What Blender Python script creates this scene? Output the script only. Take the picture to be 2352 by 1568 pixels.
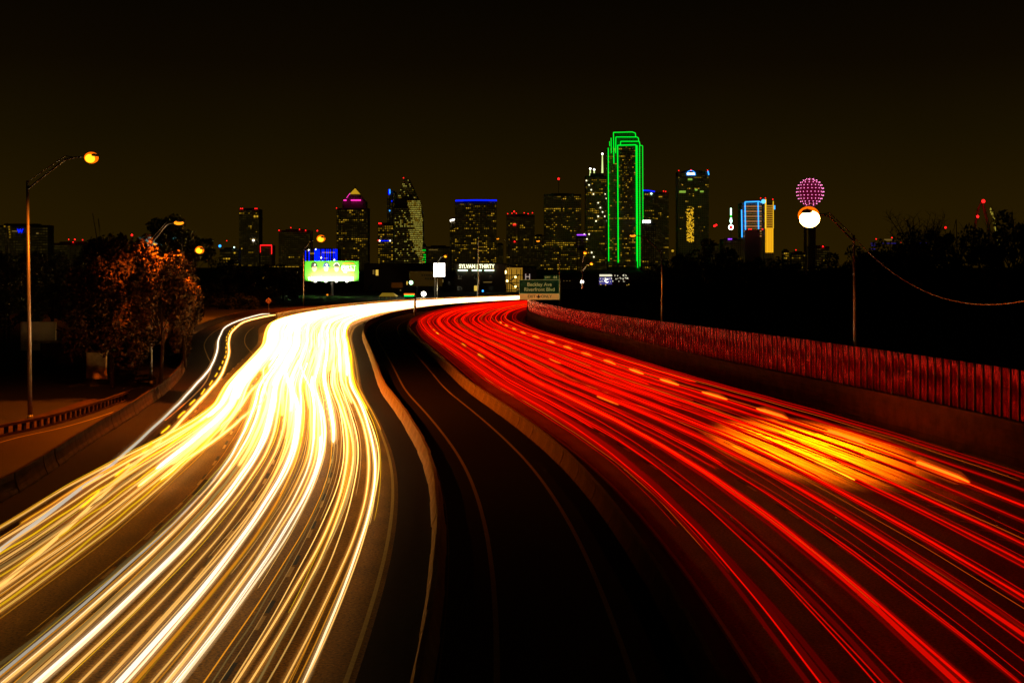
import bpy, math, random
import numpy as np
from mathutils import Vector, Matrix
for o in list(bpy.data.objects): bpy.data.objects.remove(o)
scn = bpy.context.scene
C = scn.collection
PI = math.pi
# ------------------------------------------------------------------ camera, world, exposure
F = 3267.0; HX = 1176.0; HY = 610.0; CH = 11.0      # focal length, horizon and eye height
cam = bpy.data.cameras.new('camera'); camo = bpy.data.objects.new('camera', cam); C.objects.link(camo)
camo.location = (0, 0, CH); camo.rotation_euler = (PI/2, 0, 0)
cam.sensor_width = 36; cam.lens = 50.0; cam.shift_y = -(784-HY)/2352
cam.clip_start = 0.5; cam.clip_end = 12000
scn.camera = camo
w = bpy.data.worlds.new('World'); scn.world = w; w.use_nodes = True
nt = w.node_tree; nt.nodes.clear()
wo = nt.nodes.new('ShaderNodeOutputWorld'); bg = nt.nodes.new('ShaderNodeBackground')
tc = nt.nodes.new('ShaderNodeTexCoord'); sp = nt.nodes.new('ShaderNodeSeparateXYZ')
nt.links.new(tc.outputs['Generated'], sp.inputs[0])
cr = nt.nodes.new('ShaderNodeValToRGB'); e = cr.color_ramp.elements
e[0].position = 0.0; e[0].color = (0.024, 0.0125, 0.0004, 1)
e[1].position = 1.0; e[1].color = (0.0009, 0.0005, 0.0002, 1)
for p, c in ((0.04, (0.020, 0.0108, 0.0004, 1)), (0.09, (0.0115, 0.0068, 0.0004, 1)), (0.14, (0.0055, 0.0030, 0.0003, 1)), (0.2, (0.0022, 0.0012, 0.0002, 1)), (0.4, (0.0011, 0.0006, 0.0002, 1))):
    k = e.new(p); k.color = c
nt.links.new(sp.outputs['Z'], cr.inputs[0])
ns = nt.nodes.new('ShaderNodeTexNoise'); ns.inputs['Scale'].default_value = 2.2; ns.inputs['Detail'].default_value = 4
nt.links.new(tc.outputs['Generated'], ns.inputs['Vector'])
mr = nt.nodes.new('ShaderNodeMapRange'); mr.inputs[1].default_value = .3; mr.inputs[2].default_value = .7; mr.inputs[3].default_value = .64; mr.inputs[4].default_value = .92
nt.links.new(ns.outputs['Fac'], mr.inputs[0])
nt.links.new(cr.outputs[0], bg.inputs[0]); nt.links.new(mr.outputs[0], bg.inputs[1]); nt.links.new(bg.outputs[0], wo.inputs[0])
scn.view_settings.view_transform = 'Standard'; scn.view_settings.look = 'None'
scn.view_settings.exposure = 0; scn.view_settings.gamma = 1; scn.view_settings.use_curve_mapping = False
cy = scn.cycles
cy.use_denoising = True; cy.max_bounces = 5; cy.diffuse_bounces = 2; cy.glossy_bounces = 3; cy.transparent_max_bounces = 64
cy.sample_clamp_indirect = 4; cy.use_adaptive_sampling = True; cy.adaptive_threshold = 0.02
cy.caustics_reflective = False; cy.caustics_refractive = False
# ------------------------------------------------------------------ helpers
def at(x, y, D): return Vector(((x-HX)*D/F, D, CH-(y-HY)*D/F))
def onplane(pts, z=0.0):
    r = []
    for x, y in pts:
        D = F*(CH-z)/(y-HY); r.append(((x-HX)*D/F, D))
    return np.array(r)
def smooth(P, step=1.0, win=9):
    P = np.array(P, float); out = []
    n = len(P)
    for i in range(n-1):
        p0 = P[max(i-1, 0)]; p1 = P[i]; p2 = P[i+1]; p3 = P[min(i+2, n-1)]
        for t in np.linspace(0, 1, 24, endpoint=False):
            out.append(.5*((2*p1)+(-p0+p2)*t+(2*p0-5*p1+4*p2-p3)*t*t+(-p0+3*p1-3*p2+p3)*t**3))
    out.append(P[-1]); out = np.array(out)
    def res(Q):
        s = np.r_[0, np.cumsum(np.hypot(*np.diff(Q, axis=0).T))]
        m = np.arange(0, s[-1], step)
        return np.c_[np.interp(m, s, Q[:, 0]), np.interp(m, s, Q[:, 1])]
    Q = res(out); k = win
    if k > 1:
        pad = np.vstack([2*Q[0]-Q[k:0:-1], Q, 2*Q[-1]-Q[-2:-k-2:-1]])
        ker = np.hanning(2*k+1); ker /= ker.sum()
        Q = np.c_[np.convolve(pad[:, 0], ker, 'valid'), np.convolve(pad[:, 1], ker, 'valid')]
    return res(Q)
class Line:
    """a plan curve sampled every metre; .at(s) gives point, tangent, right-hand normal"""
    def __init__(self, P, win=9):
        self.P = smooth(P, 1.0, win); T = np.gradient(self.P, axis=0)
        self.T = T/np.hypot(T[:, 0], T[:, 1])[:, None]; self.L = len(self.P)-1
    def at(self, s, d=0.0):
        s = min(max(s, 0), self.L-1e-6); i = int(s); f = s-i
        p = self.P[i]*(1-f)+self.P[i+1]*f; t = self.T[i]*(1-f)+self.T[i+1]*f
        n = np.array([t[1], -t[0]])
        q = p+n*d
        return q, t, n
def mat(name, color=(.2, .2, .2), rough=.7, metal=0.0, noise=None, tint=None, bump=None, emit=None, estr=1.0, spec=.5, sample=True):
    m = bpy.data.materials.new(name); m.use_nodes = True; t = m.node_tree; b = t.nodes['Principled BSDF']
    b.inputs['Base Color'].default_value = (*color, 1); b.inputs['Roughness'].default_value = rough; b.inputs['Metallic'].default_value = metal
    b.inputs['Specular IOR Level'].default_value = spec
    tcn = t.nodes.new('ShaderNodeTexCoord')
    if noise:
        sc, amt, col2 = noise
        n = t.nodes.new('ShaderNodeTexNoise'); n.inputs['Scale'].default_value = sc; n.inputs['Detail'].default_value = 6; n.inputs['Roughness'].default_value = .65
        t.links.new(tcn.outputs['Object'], n.inputs['Vector'])
        r = t.nodes.new('ShaderNodeValToRGB'); r.color_ramp.elements[0].position = .5-amt; r.color_ramp.elements[1].position = .5+amt
        r.color_ramp.elements[0].color = (*col2, 1); r.color_ramp.elements[1].color = (*color, 1)
        t.links.new(n.outputs['Fac'], r.inputs[0]); t.links.new(r.outputs[0], b.inputs['Base Color'])
    if bump:
        sc, st = bump
        n = t.nodes.new('ShaderNodeTexNoise'); n.inputs['Scale'].default_value = sc; n.inputs['Detail'].default_value = 5
        t.links.new(tcn.outputs['Object'], n.inputs['Vector'])
        bn = t.nodes.new('ShaderNodeBump'); bn.inputs['Strength'].default_value = st; bn.inputs['Distance'].default_value = .05
        t.links.new(n.outputs['Fac'], bn.inputs['Height']); t.links.new(bn.outputs[0], b.inputs['Normal'])
    if tint: b.inputs['Specular Tint'].default_value = (*tint, 1)
    if emit:
        b.inputs['Emission Color'].default_value = (*emit, 1); b.inputs['Emission Strength'].default_value = estr
    m.cycles.emission_sampling = 'AUTO' if sample else 'NONE'
    return m
def glow(name, color, s, sample=False):
    m = bpy.data.materials.new(name); m.use_nodes = True; t = m.node_tree; t.nodes.clear()
    o = t.nodes.new('ShaderNodeOutputMaterial'); em = t.nodes.new('ShaderNodeEmission'); em.inputs[0].default_value = (*color, 1); em.inputs[1].default_value = s
    t.links.new(em.outputs[0], o.inputs[0]); m.cycles.emission_sampling = 'AUTO' if sample else 'NONE'
    return m
class MB:
    def __init__(self): self.v = []; self.f = []
    def add(self, vs, fs):
        b = len(self.v); self.v += [tuple(v) for v in vs]; self.f += [tuple(b+i for i in f) for f in fs]; return self
    def box(self, c, s, rz=0.0, m=None):
        cx, cy_, cz = c; hx, hy, hz = s[0]/2, s[1]/2, s[2]/2; ca, sa = math.cos(rz), math.sin(rz); vs = []
        for z in (-hz, hz):
            for x, y in ((-hx, -hy), (hx, -hy), (hx, hy), (-hx, hy)):
                vs.append((cx+x*ca-y*sa, cy_+x*sa+y*ca, cz+z))
        return self.add(vs, [(3, 2, 1, 0), (4, 5, 6, 7), (0, 1, 5, 4), (1, 2, 6, 5), (2, 3, 7, 6), (3, 0, 4, 7)])
    def tube(self, pts, r, n=8, cap=True):
        pts = [Vector(p) for p in pts]; rs = r if isinstance(r, (list, tuple)) else [r]*len(pts)
        vs = []; fs = []
        for i, p in enumerate(pts):
            d = (pts[min(i+1, len(pts)-1)]-pts[max(i-1, 0)]).normalized()
            up = Vector((0, 0, 1)) if abs(d.z) < .9 else Vector((1, 0, 0))
            a = d.cross(up).normalized(); b2 = a.cross(d)
            for k in range(n):
                q = 2*PI*k/n; vs.append(p+a*math.cos(q)*rs[i]+b2*math.sin(q)*rs[i])
        for i in range(len(pts)-1):
            for k in range(n):
                fs.append((i*n+k, i*n+(k+1) % n, (i+1)*n+(k+1) % n, (i+1)*n+k))
        if cap: fs.append(tuple(range(n-1, -1, -1))); fs.append(tuple((len(pts)-1)*n+k for k in range(n)))
        return self.add(vs, fs)
    def prism(self, poly, h0, h1):      # plan polygon extruded in z
        n = len(poly); vs = [(x, y, h0) for x, y in poly]+[(x, y, h1) for x, y in poly]
        fs = [tuple(range(n-1, -1, -1)), tuple(range(n, 2*n))]+[(i, (i+1) % n, n+(i+1) % n, n+i) for i in range(n)]
        return self.add(vs, fs)
    def sphere(self, c, r, nu=10, nv=6, sx=1, sy=1, sz=1):
        vs = [(c[0], c[1], c[2]+r*sz)]; fs = []
        for j in range(1, nv):
            a = PI*j/nv
            for i in range(nu):
                b2 = 2*PI*i/nu; vs.append((c[0]+sx*r*math.sin(a)*math.cos(b2), c[1]+sy*r*math.sin(a)*math.sin(b2), c[2]+sz*r*math.cos(a)))
        vs.append((c[0], c[1], c[2]-r*sz))
        for i in range(nu): fs.append((0, 1+i, 1+(i+1) % nu))
        for j in range(nv-2):
            for i in range(nu):
                a = 1+j*nu+i; b2 = 1+j*nu+(i+1) % nu; fs.append((a, a+nu, b2+nu, b2))
        l = len(vs)-1
        for i in range(nu): fs.append((l, 1+(nv-2)*nu+(i+1) % nu, 1+(nv-2)*nu+i))
        return self.add(vs, fs)
    def mesh(self, name, m, smooth_=False):
        me = bpy.data.meshes.new(name); me.from_pydata(self.v, [], self.f); me.materials.append(m)
        if smooth_: me.polygons.foreach_set('use_smooth', [True]*len(me.polygons))
        me.update(); return me
    def build(self, name, m, parent=None, **kw):
        return obj(name, self.mesh(name, m, kw.pop('smooth_', False)), parent, **kw)
def obj(name, data, parent=None, label=None, cat=None, group=None, kind=None, loc=None, rz=None):
    o = bpy.data.objects.new(name, data); C.objects.link(o)
    if parent: o.parent = parent
    if label: o['label'] = label
    if cat: o['category'] = cat
    if group: o['group'] = group
    if kind: o['kind'] = kind
    if loc is not None: o.location = loc
    if rz is not None: o.rotation_euler = (0, 0, rz)
    return o
def thing(name, label, cat, loc=(0, 0, 0), rz=0.0, group=None): return obj(name, None, None, label, cat, group, None, loc, rz)
def sheet(name, poly, z, m, kind='structure', parent=None):
    me = bpy.data.meshes.new(name); me.from_pydata([(x, y, z) for x, y in poly], [], [tuple(range(len(poly)))]); me.materials.append(m)
    return obj(name, me, parent, kind=kind)
def strip(line, d0, d1, s0, s1, z, step=2.0):
    vs = []; fs = []; n = int((s1-s0)/step)+1
    f0 = d0 if callable(d0) else (lambda s: d0); f1 = d1 if callable(d1) else (lambda s: d1)
    for i in range(n+1):
        s = s0+(s1-s0)*i/n
        a = line.at(s, f0(s))[0]; b = line.at(s, f1(s))[0]
        vs += [(a[0], a[1], z), (b[0], b[1], z)]
        if i: k = 2*i; fs.append((k-2, k-1, k+1, k))
    m = MB(); m.add(vs, fs); return m
def sweep(line, prof, s0, s1, step=2.0, doff=0.0):
    """profile [(d,z)...] closed, swept along the line"""
    df = doff if callable(doff) else (lambda s: doff)
    n = max(1, int((s1-s0)/step)); k = len(prof); vs = []; fs = []
    for i in range(n+1):
        s = s0+(s1-s0)*i/n
        for d, z in prof:
            q = line.at(s, df(s)+d)[0]; vs.append((q[0], q[1], z))
        if i:
            b = (i-1)*k
            for j in range(k): fs.append((b+j, b+(j+1) % k, b+k+(j+1) % k, b+k+j))
    fs.append(tuple(range(k-1, -1, -1))); fs.append(tuple(n*k+j for j in range(k)))
    return MB().add(vs, fs)
R = random.Random(7)
# ------------------------------------------------------------------ materials
def asphalt(name='asphalt', c1=(.014, .0075, .0012, 1), c2=(.125, .068, .010, 1)):
    m = bpy.data.materials.new(name); m.use_nodes = True; t = m.node_tree; b = t.nodes['Principled BSDF']
    tcn = t.nodes.new('ShaderNodeTexCoord')
    fine = t.nodes.new('ShaderNodeTexNoise'); fine.inputs['Scale'].default_value = 9; fine.inputs['Detail'].default_value = 8; fine.inputs['Roughness'].default_value = .8
    big = t.nodes.new('ShaderNodeTexNoise'); big.inputs['Scale'].default_value = .25; big.inputs['Detail'].default_value = 4
    for n in (fine, big): t.links.new(tcn.outputs['Object'], n.inputs['Vector'])
    r = t.nodes.new('ShaderNodeValToRGB'); r.color_ramp.elements[0].position = .40; r.color_ramp.elements[0].color = c1
    r.color_ramp.elements[1].position = .64; r.color_ramp.elements[1].color = c2
    t.links.new(fine.outputs['Fac'], r.inputs[0])
    r2 = t.nodes.new('ShaderNodeValToRGB'); r2.color_ramp.elements[0].position = .3; r2.color_ramp.elements[0].color = (.6, .6, .6, 1); r2.color_ramp.elements[1].position = .7; r2.color_ramp.elements[1].color = (1.15, 1.15, 1.15, 1)
    t.links.new(big.outputs['Fac'], r2.inputs[0])
    mx = t.nodes.new('ShaderNodeMix'); mx.data_type = 'RGBA'; mx.blend_type = 'MULTIPLY'; mx.inputs[0].default_value = 1
    t.links.new(r.outputs[0], mx.inputs[6]); t.links.new(r2.outputs[0], mx.inputs[7]); t.links.new(mx.outputs[2], b.inputs['Base Color'])
    b.inputs['Roughness'].default_value = .7; b.inputs['Specular IOR Level'].default_value = .3; b.inputs['Specular Tint'].default_value = (1, .6, .2, 1)
    bn = t.nodes.new('ShaderNodeBump'); bn.inputs['Strength'].default_value = .8; bn.inputs['Distance'].default_value = .02
    t.links.new(fine.outputs['Fac'], bn.inputs['Height']); t.links.new(bn.outputs[0], b.inputs['Normal'])
    return m
M = dict(
    asphalt=asphalt('ramp_asphalt', (.010, .0045, .0008, 1), (.055, .026, .004, 1)), slab=asphalt('headlit_concrete_road', (.028, .012, .0008, 1), (.38, .175, .009, 1)),  # slab: head lamp light on the lanes put into a brighter golden colour
    asphalt_dark=mat('dark_unlit_asphalt', (.026, .013, .004), .9, noise=(3, .2, (.014, .007, .002)), bump=(30, .4), spec=.12),  # unlit look of ramp, express lane and shoulder put into this dark colour
    concrete=mat('concrete', (.60, .38, .13), .85, noise=(1.3, .22, (.33, .2, .065)), spec=.2, bump=(14, .5)),
    concrete_old=mat('stained_concrete', (.13, .06, .018), .95, noise=(.9, .25, (.045, .02, .006)), bump=(10, .6), spec=.08),
    paint=mat('road_paint', (.62, .40, .13), .7, noise=(6, .25, (.3, .19, .06)), spec=.15),
    yellow=mat('yellow_paint', (.6, .42, .08), .6, noise=(6, .25, (.3, .2, .05))),
    tar=mat('black_paint', (.012, .012, .012), .8),
    soil=mat('soil', (.022, .012, .004), .95, noise=(.3, .2, (.012, .008, .003)), bump=(3, .5)),
    pole=mat('galvanised_steel', (.35, .34, .33), .45, .6, noise=(4, .2, (.25, .24, .23))),
    dark=mat('dark_metal', (.04, .04, .04), .5, .3),
    panel=mat('brushed_panel', (.19, .010, .001), .16, .96, noise=(.9, .2, (.045, .005, .0006)), spec=.5, tint=(.34, .025, .003)),  # red tint put into the metal so white reflections come back red
    wall=mat('tower_wall', (.34, .28, .2), .8), wall2=mat('tower_stone', (.5, .4, .26), .85),
    glass=mat('dark_glass', (.03, .032, .03), .25, .2), brick=mat('brick_wall', (.16, .10, .065), .9, noise=(2, .2, (.1, .06, .04))),
    bark=mat('bark', (.028, .015, .007), .95, noise=(5, .2, (.016, .01, .005)), bump=(8, .8), spec=.08),
)
def leafmat(name, a, b2):
    m = bpy.data.materials.new(name); m.use_nodes = True; t = m.node_tree; b = t.nodes['Principled BSDF']
    g = t.nodes.new('ShaderNodeNewGeometry'); r = t.nodes.new('ShaderNodeValToRGB'); r.color_ramp.elements[0].color = (*a, 1); r.color_ramp.elements[1].color = (*b2, 1)
    t.links.new(g.outputs['Random Per Island'], r.inputs[0]); t.links.new(r.outputs[0], b.inputs['Base Color']); b.inputs['Roughness'].default_value = .8; b.inputs['Specular IOR Level'].default_value = .08
    return m
M['leaf'] = leafmat('autumn_leaves', (.006, .003, .0006), (.085, .040, .007)); M['leafd'] = leafmat('dark_leaves', (.03, .035, .012), (.06, .06, .02))
G = dict(
    win=glow('window_light', (1, .56, .02), .20), win2=glow('window_light_bright', (1, .56, .03), .55), dimwin=glow('window_light_dim', (1, .62, .13), .12),
    red=glow('red_light', (1, .01, .01), 3.0), blue=glow('blue_light', (.0, .01, 1), 2.2), cyan=glow('azure_light', (.03, .3, 1), 2.4), white=glow('white_light', (1, .95, .8), 6),
    green=glow('green_neon', (.0, 1, .03), 1.1), mag=glow('magenta_light', (1, .03, .45), 1.6), gold=glow('gold_flood', (1, .55, .02), .9), yel=glow('yellow_flood', (1, .62, .08), .75),
    amber=glow('amber_rim_glow', (1, .15, .001), 1.3), lamp=glow('sodium_lens', (1, .44, .012), 2.4), lampw=glow('sodium_lens_bright', (1, .5, .12), 40), lampd=glow('sodium_lens_dim', (1, .26, .008), 1.8), cool=glow('cool_light', (.6, 1, .75), 4), purple=glow('purple_light', (.35, .05, 1), 2),
)
# ------------------------------------------------------------------ road geometry (plan)
L1 = onplane([(1145, 1568), (1141, 1438), (1127, 1260), (1106, 1171), (1078, 1089), (1032, 1014), (969, 937), (932, 898), (905, 846), (883, 806), (867, 779), (864, 764), (869, 748), (894, 735)])
spine = Line([(-.36, 6), (-.36, 22)]+[tuple(p) for p in L1]+[(-23.5, 320), (-19, 356), (-13.6, 382), (-4.5, 408), (6.9, 433), (24, 459), (47, 482), (76, 499), (112, 511), (165, 520), (235, 524)], 16)
s_of = lambda y: float(np.interp(y, spine.P[:420, 1], np.arange(420)))
SE = spine.L-2
ramp = Line([(-23.3, 6), (-23.5, 50)]+[tuple(p) for p in onplane([(0, 1155), (84, 1107), (215, 1015), (314, 952), (403, 883), (430, 839), (426, 818), (427, 788), (457, 761), (508, 740), (553, 728), (613, 719)])]+[(-48, 352), (-34, 374), (-16, 395)], 6)
def ground():
    m = MB(); n = 60; S = 9000
    # one sheet, finer near the camera
    xs = sorted(set([-S, -4000, -2000, -900]+list(range(-400, 401, 20))+[900, 2000, 4000, S])); ys = sorted(set([-600, -200]+list(range(-60, 641, 20))+[800, 1100, 1600, 2400, 3600, 5000, S]))
    rr = random.Random(3); vs = []; fs = []
    for y in ys:
        for x in xs:
            d = abs(x+5); z = -.06
            if 0 < y < 640 and d > 62 and abs(x) <= 400: z = -.06+min((d-62)*.02, 1.2)*rr.uniform(.7, 1.1)
            if y > 560: z = -.06-min((y-560)*.004, 2)
            vs.append((x, y, z))
    W = len(xs)
    for j in range(len(ys)-1):
        for i in range(W-1): fs.append((j*W+i, j*W+i+1, (j+1)*W+i+1, (j+1)*W+i))
    m.add(vs, fs).build('ground', M['soil'], kind='structure')
ground()
def dR(d):                              # right carriageway narrows slightly with distance
    def f(s):
        t = min(max((s-40)/160, 0), 1); return 6.95+(d-6.95)*(1-.075*t)
    return f
WALL = lambda s: 30.3-2.3*min(max((s-70)/70, 0), 1)
LE = -21.3
def sstep(x): x = min(max(x, 0), 1); return x*x*(3-2*x)
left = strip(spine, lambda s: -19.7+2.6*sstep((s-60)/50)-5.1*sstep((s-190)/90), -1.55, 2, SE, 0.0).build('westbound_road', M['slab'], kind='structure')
mid = strip(spine, -1.55, 5.2, 2, SE, -0.004).build('express_lane', M['asphalt_dark'], kind='structure')
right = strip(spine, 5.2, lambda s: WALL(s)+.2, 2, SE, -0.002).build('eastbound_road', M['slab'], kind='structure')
strip(spine, -3.75, -1.6, 2, SE, .004).build('shaded_median_shoulder', M['asphalt_dark'], kind='structure'); strip(spine, 5.3, 6.8, 2, SE, .004).build('inner_shoulder', M['asphalt_dark'], kind='structure')  # dark strip over the median shoulder paints in the missing beam light
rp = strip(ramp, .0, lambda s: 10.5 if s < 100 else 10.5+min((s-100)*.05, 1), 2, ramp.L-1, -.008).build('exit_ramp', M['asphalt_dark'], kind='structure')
# long painted lines
def pl(line, d, s0, s1, wdt, parent, m=None, name='edge_line', z=.006):
    f = d if callable(d) else (lambda s: d)
    return strip(line, lambda s: f(s)-wdt/2, lambda s: f(s)+wdt/2, s0, s1, z).build(name, m or M['paint'], parent)
pl(spine, -4.0, 2, SE, .14, left, M['yellow']); pl(spine, -20.6, s_of(285), SE, .14, left)
pl(spine, 0.0, 2, SE, .17, mid, M['yellow']); pl(spine, 3.62, 2, SE, .17, mid)
pl(spine, 6.95, 2, SE, .13, right, M['yellow']); pl(spine, dR(28.4), 2, SE, .13, right)
pl(ramp, 2.6, 95, 300, .14, rp); pl(ramp, 8.2, 150, 250, .14, rp)
# lane dashes: one mesh, many copies
dash = MB().box((0, 0, .004), (.13, 1.7, .004)).mesh('lane_dash', M['paint']); bdash = MB().box((0, 0, .003), (.15, 1.7, .003)).mesh('dark_dash', M['tar']); sdash = MB().box((0, 0, .004), (.15, .8, .004)).mesh('short_dash', M['paint'])
for par, fs, ph in ((left, [lambda s: -7.25, lambda s: -10.5, lambda s: -13.75, lambda s: -17.1], 0), (right, [dR(10.3), dR(13.75), dR(17.2)], 3)):
    for f in fs:
        s = 30.6+ph
        while s < 170:
            for me, nm, off in ((dash, 'lane_dash', 0), (bdash, 'dark_dash', 2.1)):
                q, t, n = spine.at(s+off, f(s)); obj(nm, me, par, loc=(q[0], q[1], .002), rz=math.atan2(-t[0], t[1]))
            s += 7.4
s = 50
while s < 120:
    q, t, n = spine.at(s, dR(20.8)(s)); obj('short_dash', sdash, right, loc=(q[0], q[1], .002), rz=math.atan2(-t[0], t[1])+.5); s += 1.9
# repair patches and seams
for (s, d, a, b2) in ((41, -12.9, 3, 1.2), (66, -13.2, 5, .9), (88, 24.5, 8, .8)):
    q, t, n = spine.at(s, d); MB().box((0, 0, .001), (b2, a, .003)).build('asphalt_patch', M['asphalt_dark'], left if d < 0 else right, loc=(q[0], q[1], .001), rz=math.atan2(-t[0], t[1]))
# ------------------------------------------------------------------ concrete barriers made of straight castings
prof = [(-.3, 0), (-.3, .08), (-.19, .28), (-.09, .62), (-.08, .86), (.08, .86), (.09, .62), (.19, .28), (.3, .08), (.3, 0)]
def casting(L, seed):
    rr = random.Random(seed); vs = []; fs = []; k = len(prof); N = 5
    ys = [-L/2, -L/2+.04]+[(-L/2+L*i/N) for i in range(1, N)]+[L/2-.04, L/2]
    for j, y in enumerate(ys):
        sc = .9 if j in (0, len(ys)-1) else 1
        for d, z in prof:
            vs.append((d*sc+rr.uniform(-.006, .006), y, z*(1 if sc == 1 or z == 0 else .975)+(rr.uniform(-.008, .008) if z > 0 else 0)))
        if j:
            b = (j-1)*k
            for i in range(k): fs.append((b+i, b+(i+1) % k, b+k+(i+1) % k, b+k+i))
    fs += [tuple(range(k-1, -1, -1)), tuple((len(ys)-1)*k+i for i in range(k))]
    return MB().add(vs, fs).mesh('barrier_segment', M['concrete'])
cast = [casting(5.97, i) for i in range(5)]; cast3 = [casting(2.98, i+9) for i in range(5)]
cast3 = [m_.copy() for m_ in cast3]
for m_ in cast3: m_.materials[0] = M['concrete_old']
def barrier(line, d, s0, s1, label, seg=6.0, meshes=cast, jit=.035, hs=1.0):
    q = line.at(s0, d)[0]
    t = thing('concrete_barrier', label, 'barrier', (q[0], q[1], 0))
    s = s0; i = 0; f = d if callable(d) else (lambda s: d)
    while s+seg < s1 and i < 295:
        a = line.at(s, f(s)+R.uniform(-jit, jit))[0]; b = line.at(s+seg, f(s)+R.uniform(-jit, jit))[0]; c = (a+b)/2
        o = obj('barrier_segment', meshes[i % 5], t, loc=(c[0]-q[0], c[1]-q[1], 0), rz=math.atan2(-(b[0]-a[0]), b[1]-a[1]))
        o.scale = (1, float(np.hypot(*(b-a)))/seg*.998, hs); s += seg; i += 1
    return t
barrier(spine, -1.95, 12, SE, 'concrete median barrier between the white light trails and the dark express lane')
barrier(spine, 5.55, 12, SE, 'concrete median barrier between the dark express lane and the red light trails')
barrier(ramp, -.3, 12, 176, 'old concrete barrier along the outside of the exit ramp, below the lamp on the left', 3.0, cast3, .04, 1.15)
barrier(ramp, -.3, 176, ramp.L-4, 'concrete barrier curving round the far end of the exit ramp behind the tree', 3.0, cast3, .02, 1.15)
# parapet at the far side of the bend
pa = thing('parapet_wall', 'orange lit concrete parapet on the far outside of the bend', 'parapet')
s = s_of(288)
while s < SE-8:
    sweep(spine, [(-.25, 0), (-.2, 1.25), (-.3, 1.25), (-.3, 1.4), (.1, 1.4), (.1, 1.25), (.05, 1.25), (.2, 0)], s, s+7.9, 2, LE-1.6).build('wall_segment', M['concrete'], pa); s += 8
# ------------------------------------------------------------------ sound wall on the right
sw = thing('sound_wall', 'long reflective metal panel sound wall on a concrete base beside the red trails', 'wall')
z0 = 0.0
courses = [(0, .42, .12), (.43, .78, .06), (.79, 1.14, .05), (1.15, 1.50, .05), (1.51, 1.86, .05), (1.87, 2.22, .05), (2.23, 2.42, -.06)]
for a, b2, ins in courses:
    sweep(spine, [(-.25+ins*.0+(.0 if ins > .1 else .08 if ins > 0 else -.02), a), (-.25+(.06 if ins > .1 else .08 if ins > 0 else -.02), b2), (.45, b2), (.45, a)], 20, SE-2, 3, WALL).build('concrete_course', M['concrete_old'], sw)
sweep(spine, [(.0, 0), (.0, 2.3), (.4, 2.3), (.4, 0)], 20, SE-2, 3, WALL).build('wall_core', M['dark'], sw)
def panelmesh(seed):
    rr = random.Random(seed); vs = []; fs = []; nx, nz = 6, 12; Wd, H = .98, 2.85
    ph = rr.uniform(0, 6); am = rr.uniform(.006, .016); q = rr.uniform(.8, 1.6)
    for j in range(nz+1):
        for i in range(nx+1):
            u = i/nx-.5; v = j/nz
            y = am*math.sin(v*6.3*q+ph)*math.cos(u*3)+.02*math.cos(u*6.28)+.010*math.sin(v*11+ph*2+u*2)
            if i in (0, nx): y = .05
            vs.append((u*Wd, y, v*H))
    n = nx+1
    for j in range(nz):
        for i in range(nx): fs.append((j*n+i, j*n+i+1, (j+1)*n+i+1, (j+1)*n+i))
    b = len(vs); vs += [(-.49, .09, 0), (.49, .09, 0), (.49, .09, H), (-.49, .09, H)]; fs += [(b+3, b+2, b+1, b), (0, b, b+1, nx), ((nz)*n, nz*n+nx, b+2, b+3), (0, nz*n, b+3, b), (nx, b+1, b+2, nz*n+nx)]
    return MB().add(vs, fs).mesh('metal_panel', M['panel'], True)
PH = lambda s: 1-.21*sstep((s-110)/90)
pms = [panelmesh(i) for i in range(8)]
postm = MB().box((0, .03, 1.43), (.05, .12, 2.88)).mesh('panel_rib', M['dark'])
s = 48.0; i = 0
while i < 292:
    q, t, n = spine.at(s, WALL(s)+.02); rz = math.atan2(-n[1], -n[0])+PI/2
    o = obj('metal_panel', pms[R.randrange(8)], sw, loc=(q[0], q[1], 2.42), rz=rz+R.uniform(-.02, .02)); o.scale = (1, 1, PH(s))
    if i < 130:
        q2 = spine.at(s+.5, WALL(s)+.02)[0]; obj('panel_rib', postm, sw, loc=(q2[0], q2[1], 2.42), rz=rz).scale = (1, 1, PH(s))
    s += 1.0 if i % 9 else .9; i += 1
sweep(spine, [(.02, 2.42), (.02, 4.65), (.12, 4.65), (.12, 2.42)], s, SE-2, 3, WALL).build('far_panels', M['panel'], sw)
# ------------------------------------------------------------------ light trails
def trailmat(name, col, k):
    m = bpy.data.materials.new(name); m.use_nodes = True; t = m.node_tree; t.nodes.clear()
    o = t.nodes.new('ShaderNodeOutputMaterial'); em = t.nodes.new('ShaderNodeEmission'); em.inputs[0].default_value = (*col, 1)
    a = t.nodes.new('ShaderNodeAttribute'); a.attribute_name = 'glow'; mm = t.nodes.new('ShaderNodeMath'); mm.operation = 'MULTIPLY'; mm.inputs[1].default_value = k
    t.links.new(a.outputs['Fac'], mm.inputs[0]); t.links.new(mm.outputs[0], em.inputs[1]); t.links.new(em.outputs[0], o.inputs[0])
    m.cycles.emission_sampling = 'FRONT'
    return m
TM = {'warm': trailmat('warm_headlight', (1, .52, .12), 1), 'white': trailmat('white_headlight', (1, .74, .40), 1), 'cool': trailmat('cool_headlight', (1, .86, .66), 1), 'green': trailmat('pale_green_light', (1, .60, .16), .30),
      'orange': trailmat('amber_light', (1, .36, .02), 1), 'yellow': trailmat('yellow_light', (1, .55, .01), 1),
      'red': trailmat('tail_light', (1, .004, .0), 1), 'deep': trailmat('dim_tail_light', (.33, .002, .0), 1), 'hot': trailmat('brake_light', (1, .11, .004), 1)}
HM = {}
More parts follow.
